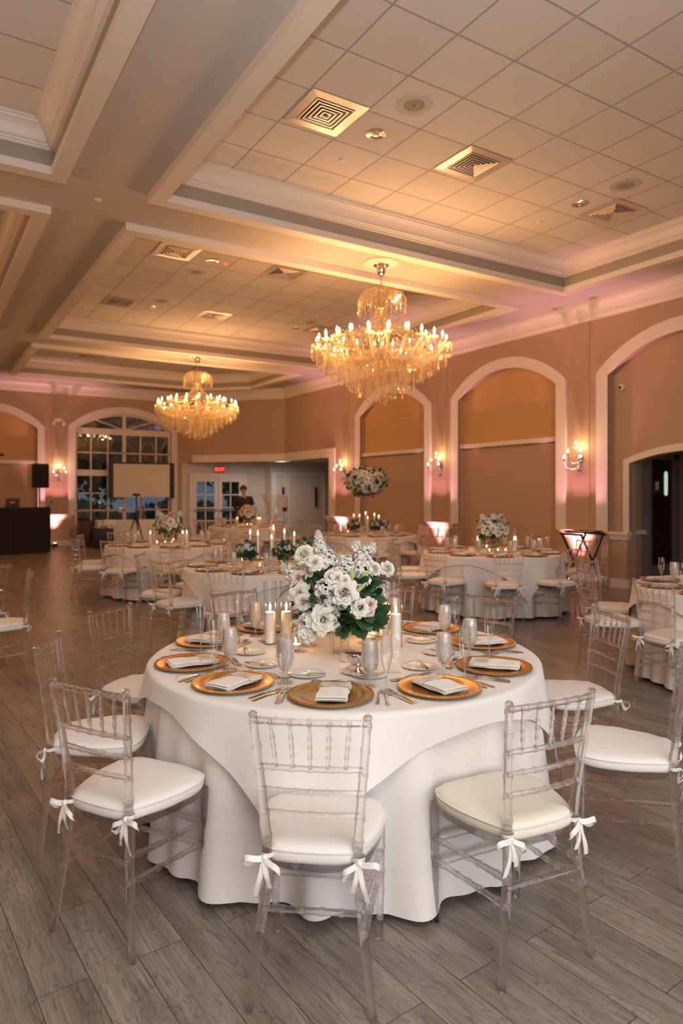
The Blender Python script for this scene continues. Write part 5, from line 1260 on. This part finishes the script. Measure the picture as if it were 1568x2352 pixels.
# disc jockey booth
bo = empty('dj_booth', (1.3, 18.45, 0), R(14), 'black scrim-fronted disc jockey booth at the far left', 'dj booth')
for k in range(4):
    x0 = -1.75+.86*k; MB().box((x0, -.02, .02), (x0+.84, .02, 1.17)).build('facade_panel', 'blackcloth', bo, smooth=0); f_ = MB(); f_.box((x0-.01, -.03, 0), (x0+.01, .03, 1.18)); f_.box((x0, -.03, 1.16), (x0+.85, .03, 1.19)); f_.build('panel_frame', 'black', bo, smooth=0)
MB().box((1.68, -.02, .02), (1.71, .6, 1.17)).build('side_panel', 'blackcloth', bo, smooth=0); MB().box((-1.7, .05, .9), (1.66, .65, .93)).build('desk', 'black', bo, smooth=0)
def speaker(x, y, rz, label):
    s_ = empty('loudspeaker', (x, y, 0), rz, label, 'loudspeaker')
    b_ = MB().add([(-.2, -.17, 1.68), (.2, -.17, 1.68), (.15, .17, 1.68), (-.15, .17, 1.68), (-.2, -.17, 2.32), (.2, -.17, 2.32), (.15, .17, 2.32), (-.15, .17, 2.32)], [(0, 3, 2, 1), (4, 5, 6, 7), (0, 1, 5, 4), (1, 2, 6, 5), (2, 3, 7, 6), (3, 0, 4, 7)]).build('cabinet', 'black', s_, smooth=0); bevel(b_, .03, 3)
    bevel(MB().box((-.175, -.18, 1.72), (.175, -.165, 2.28)).build('grille', 'blackcloth', s_), .01)
    MB().tube([(0, 0, .25), (0, 0, 1.7)], .018, 10).build('pole', 'black', s_)
    for k in range(3):
        a = R(120*k-60); MB().tube([(0, 0, .75), (.48*math.cos(a), .48*math.sin(a), .012)], .012, 8).build('tripod_leg', 'black', s_)
speaker(2.80, 19.55, R(10), 'black loudspeaker on a pole stand above the disc jockey booth')
lt = empty('laptop', (2.06, 18.95, .93), R(14), 'dark laptop on a riser on the disc jockey desk, emblem on its lid', 'laptop')
MB().box((-.17, -.05, .25), (.17, .2, .265)).build('keyboard_base', 'black', lt, smooth=0); MB().add([(-.17, -.05, .265), (.17, -.05, .265), (.17, -.12, .49), (-.17, -.12, .49), (-.17, -.04, .265), (.17, -.04, .265), (.17, -.11, .49), (-.17, -.11, .49)], [(0, 1, 2, 3), (7, 6, 5, 4), (0, 4, 5, 1), (1, 5, 6, 2), (2, 6, 7, 3), (3, 7, 4, 0)]).build('lid', 'bronze', lt, smooth=0)
MB().add([(x*.07, -.088-.0, .385+z*.03) for x, z in ((-1, 0), (-.5, -.8), (.6, -.5), (1, .3), (.2, .1), (-.4, .9))], [(0, 1, 2, 3, 4, 5)]).build('lid_emblem', 'screen', lt, smooth=0)
MB().box((-.15, -.03, 0), (.15, .18, .25)).build('riser', 'black', lt, smooth=0)
lb = empty('light_bar_stand', (1.0, 19.6, 0), R(10), 'black stand with a bar of small stage lights, top left of booth', 'stage light')
MB().tube([(0, 0, .02), (0, 0, 2.6)], .022, 10).build('pole', 'black', lb); MB().box((-.95, -.03, 2.5), (.98, .03, 2.57)).build('crossbar', 'black', lb, smooth=0)
for k, x in enumerate((-.8, -.3, .2, .75)): MB().lathe([(0, 0), (.07, .0), (.09, -.1), (.06, -.2), (.0, -.2)], 16, Matrix.Translation((x, -.02, 2.48)) @ Matrix.Rotation(R(25), 4, 'X')).build('lamp_head', 'black', lb)
for k in range(3): a = R(120*k); MB().tube([(0, 0, .6), (.5*math.cos(a), .5*math.sin(a), .012)], .013, 8).build('tripod_leg', 'black', lb)
mc = empty('gooseneck_microphone', (2.9, 18.75, 1.17), 0, 'small gooseneck microphone at the right end of the booth', 'microphone'); MB().tube([(0, 0, -.24), (0, 0, .05), (.03, 0, .12), (.06, 0, .14)], .008, 6).build('gooseneck', 'black', mc); MB().ball((.075, 0, .15), .028, 10, 8).build('capsule', 'black', mc)
# projection screen
x, y = cam_pt(326, 20.95); ps = empty('projection_screen', (x, y, 0), R(-6), 'portable projection screen with black side borders before the window', 'projection screen')
MB().box((-.87, -.012, 1.42), (.87, .0, 2.43)).build('screen_surface', 'screen', ps, smooth=0); m = MB(); m.box((-.98, -.02, 1.38), (-.84, .0, 2.48)); m.box((.84, -.02, 1.38), (.98, .0, 2.48)); m.box((-.98, -.016, 2.43), (.98, .002, 2.48)); m.build('black_border', 'black', ps, smooth=0)
MB().tube([(0, .05, .4), (0, .05, 2.5)], .018, 8).build('centre_pole', 'grey', ps)
for k in range(3): a = R(120*k-30); MB().tube([(0, .05, .95), (.62*math.cos(a), .05+.12*math.sin(a), .012)], .013, 8).build('tripod_leg', 'grey', ps)
x, y = cam_pt(313, 19.0); tr = empty('camera_tripod', (x, y, 0), 0, 'black tripod standing in front of the projection screen', 'tripod')
MB().tube([(0, 0, .7), (0, 0, 1.5)], .022, 8).build('centre_column', 'black', tr); MB().box((-.09, -.05, 1.46), (.09, .05, 1.53)).build('head_plate', 'black', tr, smooth=0)
for k in range(3): a = R(120*k+30); MB().tube([(0, 0, .95), (.33*math.cos(a), .33*math.sin(a), .012)], [.022, .012], 8).build('tripod_leg', 'black', tr)
# serving table before the window
wt = empty('buffet_table', (5.35, 20.30, 0), R(-6), 'rectangular folding table hidden under white linen below the projection screen', 'table')
MB().box((-.9, -.36, .71), (.9, .36, .745)).build('tabletop', 'trim', wt, smooth=0)
for sx in (-.8, .8):
    for sy in (-.3, .3): MB().tube([(sx, sy, 0), (sx, sy, .71)], .014, 8).build('leg', 'grey', wt)
m = MB()
def sk_(i, j):
    P_ = [(-.92, -.38), (.92, -.38), (.92, .38), (-.92, .38)]; L4 = [1.84, .76, 1.84, .76]; d = (i/240)*sum(L4); k = 0
    while d > L4[k]: d -= L4[k]; k += 1
    a = Vector(P_[k]); b = Vector(P_[(k+1) % 4]); p = a.lerp(b, d/L4[k]); nn = Vector(((b-a).y, -(b-a).x)).normalized(); v = j/6; p += nn*(.012*math.sin(i*.42)*v+.02*v); return (p.x, p.y, .752-.735*v)
m.grid(sk_, 240, 7, True); m.quad((-.92, -.38, .752), (.92, -.38, .752), (.92, .38, .752), (-.92, .38, .752))
o = m.build('table_skirt', 'cloth', smooth=60); o.location = (5.35, 20.30, 0); o.rotation_euler = (0, 0, R(-6)); tag(o, 'white floor-length linen over the rectangular table by the window', 'tablecloth')
cs = MB()
cs.grid(lambda i, j: (-.17+.34*i/9+.02*math.sin(j*1.3), -.02-.03*math.sin(j*.9)+.03*math.sin(i*1.7+j), .80-.55*j/9), 10, 10); cs.grid(lambda i, j: (-.17+.34*i/9, -.02+.3*j/5, .80+.02*math.sin(i*2+j)), 10, 6)
o = cs.build('draped_linen', 'cloth', smooth=70); x, y = cam_pt(252, 19.3); o.location = (x, y, -.02); o.rotation_euler = (0, 0, R(-15)); tag(o, 'crumpled white linen hanging over the left end of the window table', 'linen')
x, y = cam_pt(237, 19.2); eq = empty('equipment_case', (x, y, 0), R(-15), 'black equipment case on the floor left of the window table', 'case'); bevel(MB().box((-.28, -.2, 0), (.28, .2, .55)).build('shell', 'black', eq), .03); MB().tube([(-.1, 0, .54), (-.08, 0, .6), (.08, 0, .6), (.1, 0, .54)], .012, 8).build('handle', 'black', eq)
x, y = cam_pt(196, 19.9); bk = empty('wicker_basket', (x, y, 0), 0, 'tall brown wicker basket against the window at the pilaster', 'basket'); MB().lathe([(0, .01), (.17, .01), (.2, .3), (.22, .72), (.21, .72), (.19, .3), (.16, .03), (0, .03)], 24).build('woven_body', 'wicker', bk); MB().lathe([(.20, .71), (.225, .70), (.23, .73), (.205, .74)], 24).build('rim', 'wicker', bk)
# tray stand with tray at right
ts = empty('tray_stand', (9.02, 7.18, 0), R(-8), 'dark folding X-legged tray stand before the right pilaster', 'tray stand')
for sy in (-.2, .2):
    m = MB(); 
    for sx in (-1, 1): m.tube([(sx*.24, sy*(1.06 if sx > 0 else .94), .01), (-sx*.24, sy*(1.06 if sx > 0 else .94), .9)], .019, 6)
    m.build('crossed_legs', 'darkwood', ts)
for sx in (-1, 1): MB().tube([(sx*.24, -.24, .895), (sx*.24, .24, .895)], .018, 6).build('top_rail', 'darkwood', ts); MB().tube([(sx*.2, -.21, .09), (sx*.2, .21, .09)], .013, 6).build('foot_rail', 'darkwood', ts)
ty = empty('serving_tray', (9.02, 7.18, .914), R(-8), 'oval brown serving tray on the folding tray stand', 'tray'); m = MB(); m.grid(lambda i, j: ([.0, .28, .31, .335, .33, .30, 0][j]*math.cos(2*math.pi*i/48), [.0, .22, .245, .265, .26, .235, 0][j]*math.sin(2*math.pi*i/48), [.004, .004, .012, .03, .03, .008, 0][j]), 48, 7, True); m.build('tray_body', 'darkwood', ty)
for k, (dx, dy) in enumerate(((-.08, .02), (.1, -.04))):
    nn = place(napkin, (9.02+dx, 7.18+dy, .922), R(40+70*k), f'folded white cloth on the serving tray, {("left", "right")[k]} one', 'cloths on the serving tray')

# ================================================================== the person by the lobby
def skin_body(name, verts, edges, radii, mat, parent, sub=2):
    me = bpy.data.meshes.new(name); me.from_pydata([tuple(v) for v in verts], edges, []); o = bpy.data.objects.new(name, me); COL.objects.link(o); o.parent = parent
    md = o.modifiers.new('skin', 'SKIN'); md.use_smooth_shade = True; s_ = o.modifiers.new('sub', 'SUBSURF'); s_.levels = sub; s_.render_levels = sub
    for v, r in zip(me.skin_vertices[0].data, radii): v.radius = r if hasattr(r, '__len__') else (r, r)
    for v in me.skin_vertices[0].data: v.use_root = False
    me.skin_vertices[0].data[0].use_root = True; me.materials.append(M[mat]); return o
x, y = cam_pt(560, 18.6)
pe = empty('person', (x, y, 0), math.atan2(-x, y)+R(18)+math.pi*0, 'person in a black shirt standing by the lobby doors, head turned down to one side', 'person')
pe.rotation_euler = (0, 0, -TH*.75)
# local: facing -y
V = [(0, 0, .95), (0, 0, 1.08), (0, -.005, 1.22), (0, .005, 1.36), (0, .0, 1.44), (0, -.01, 1.50), (-.01, -.02, 1.56), (-.015, -.02, 1.64), (-.015, -.01, 1.70),
     (-.19, 0, 1.40), (-.24, .02, 1.14), (-.10, -.20, 1.03), (-.06, -.25, 1.03), (.19, 0, 1.40), (.25, .0, 1.14), (.13, -.20, 1.05), (.08, -.25, 1.04),
     (-.10, 0, .90), (-.11, -.01, .50), (-.12, .02, .09), (-.13, -.09, .03), (-.13, -.17, .03), (.10, 0, .90), (.12, -.01, .50), (.13, .02, .09), (.14, -.09, .03), (.14, -.17, .03)]
ED = [(0, 1), (1, 2), (2, 3), (3, 4), (4, 5), (5, 6), (6, 7), (7, 8), (3, 9), (9, 10), (10, 11), (11, 12), (3, 13), (13, 14), (14, 15), (15, 16), (0, 17), (17, 18), (18, 19), (19, 20), (20, 21), (0, 22), (22, 23), (23, 24), (24, 25), (25, 26)]
RD = [(.15, .10), (.14, .10), (.15, .105), (.16, .10), (.07, .07), (.05, .05), (.062, .068), (.078, .09), (.06, .07), (.06, .06), (.045, .045), (.03, .03), (.035, .02), (.06, .06), (.045, .045), (.03, .03), (.035, .02), (.085, .085), (.058, .058), (.04, .04), (.045, .035), (.04, .025), (.085, .085), (.058, .058), (.04, .04), (.045, .035), (.04, .025)]
for side, base, wr in ((-1, 12, Vector((-.06, -.25, 1.03))), (1, 16, Vector((.08, -.25, 1.04)))):
    for k in range(4):
        n0 = len(V); dx = -side*.0+(-.027+.018*k); L_ = (.06, .072, .068, .055)[k]
        V += [tuple(wr+Vector((dx, -.045, .004))), tuple(wr+Vector((dx*1.1, -.045-L_*.5, -.004))), tuple(wr+Vector((dx*1.1, -.045-L_*.8, -.026)))]; ED += [(base, n0), (n0, n0+1), (n0+1, n0+2)]; RD += [.009, .008, .007]
    n0 = len(V); V += [tuple(wr+Vector((-side*.035, -.015, .0))), tuple(wr+Vector((-side*.052, -.045, -.004)))]; ED += [(base, n0), (n0, n0+1)]; RD += [.010, .008]
skin_body('body', V, ED, RD, 'skin', pe)
SV = [(0, 0, .93), (0, 0, 1.08), (0, -.005, 1.22), (0, .005, 1.36), (0, 0, 1.445), (-.19, 0, 1.40), (-.24, .02, 1.14), (-.13, -.155, 1.055), (.19, 0, 1.40), (.25, 0, 1.14), (.16, -.155, 1.07)]
skin_body('shirt', SV, [(0, 1), (1, 2), (2, 3), (3, 4), (3, 5), (5, 6), (6, 7), (3, 8), (8, 9), (9, 10)], [(.175, .125), (.165, .12), (.175, .125), (.185, .12), (.075, .075), (.075, .075), (.06, .06), (.045, .045), (.075, .075), (.06, .06), (.045, .045)], 'shirt', pe)
skin_body('trousers', [(0, 0, .98), (0, 0, .90), (-.10, 0, .86), (-.11, -.01, .50), (-.12, .02, .10), (.10, 0, .86), (.12, -.01, .50), (.13, .02, .10)], [(0, 1), (1, 2), (2, 3), (3, 4), (1, 5), (5, 6), (6, 7)], [(.165, .12), (.165, .12), (.105, .105), (.075, .075), (.065, .065), (.105, .105), (.075, .075), (.065, .065)], 'shirt', pe)
m = MB(); m.ball((-.015, .005, 1.675), (.092, .105, .092), 18, 12); m.ball((-.015, .055, 1.63), (.08, .065, .10), 14, 10); hb = m.build('hair', 'hair', pe, smooth=80)
m = MB(); m.ball((-.02, -.105, 1.625), (.013, .02, .018), 8, 6); m.ball((-.10, -.01, 1.635), (.012, .02, .03), 8, 6); m.ball((.068, -.01, 1.635), (.012, .02, .03), 8, 6); m.build('nose_and_ears', 'skin', pe, smooth=80)
m = MB()
for ex_ in (-.046, .014): m.ball((ex_, -.088, 1.652), (.011, .008, .006), 8, 6); m.box((ex_-.016, -.102, 1.668), (ex_+.016, -.092, 1.672))
m.box((-.036, -.104, 1.592), (.004, -.096, 1.597)); m.build('eyes_and_mouth', 'hair', pe, smooth=80)

# ------------------------------------------------------------------ drop unused prototypes
for p in FPROTO: bpy.data.objects.remove(p)
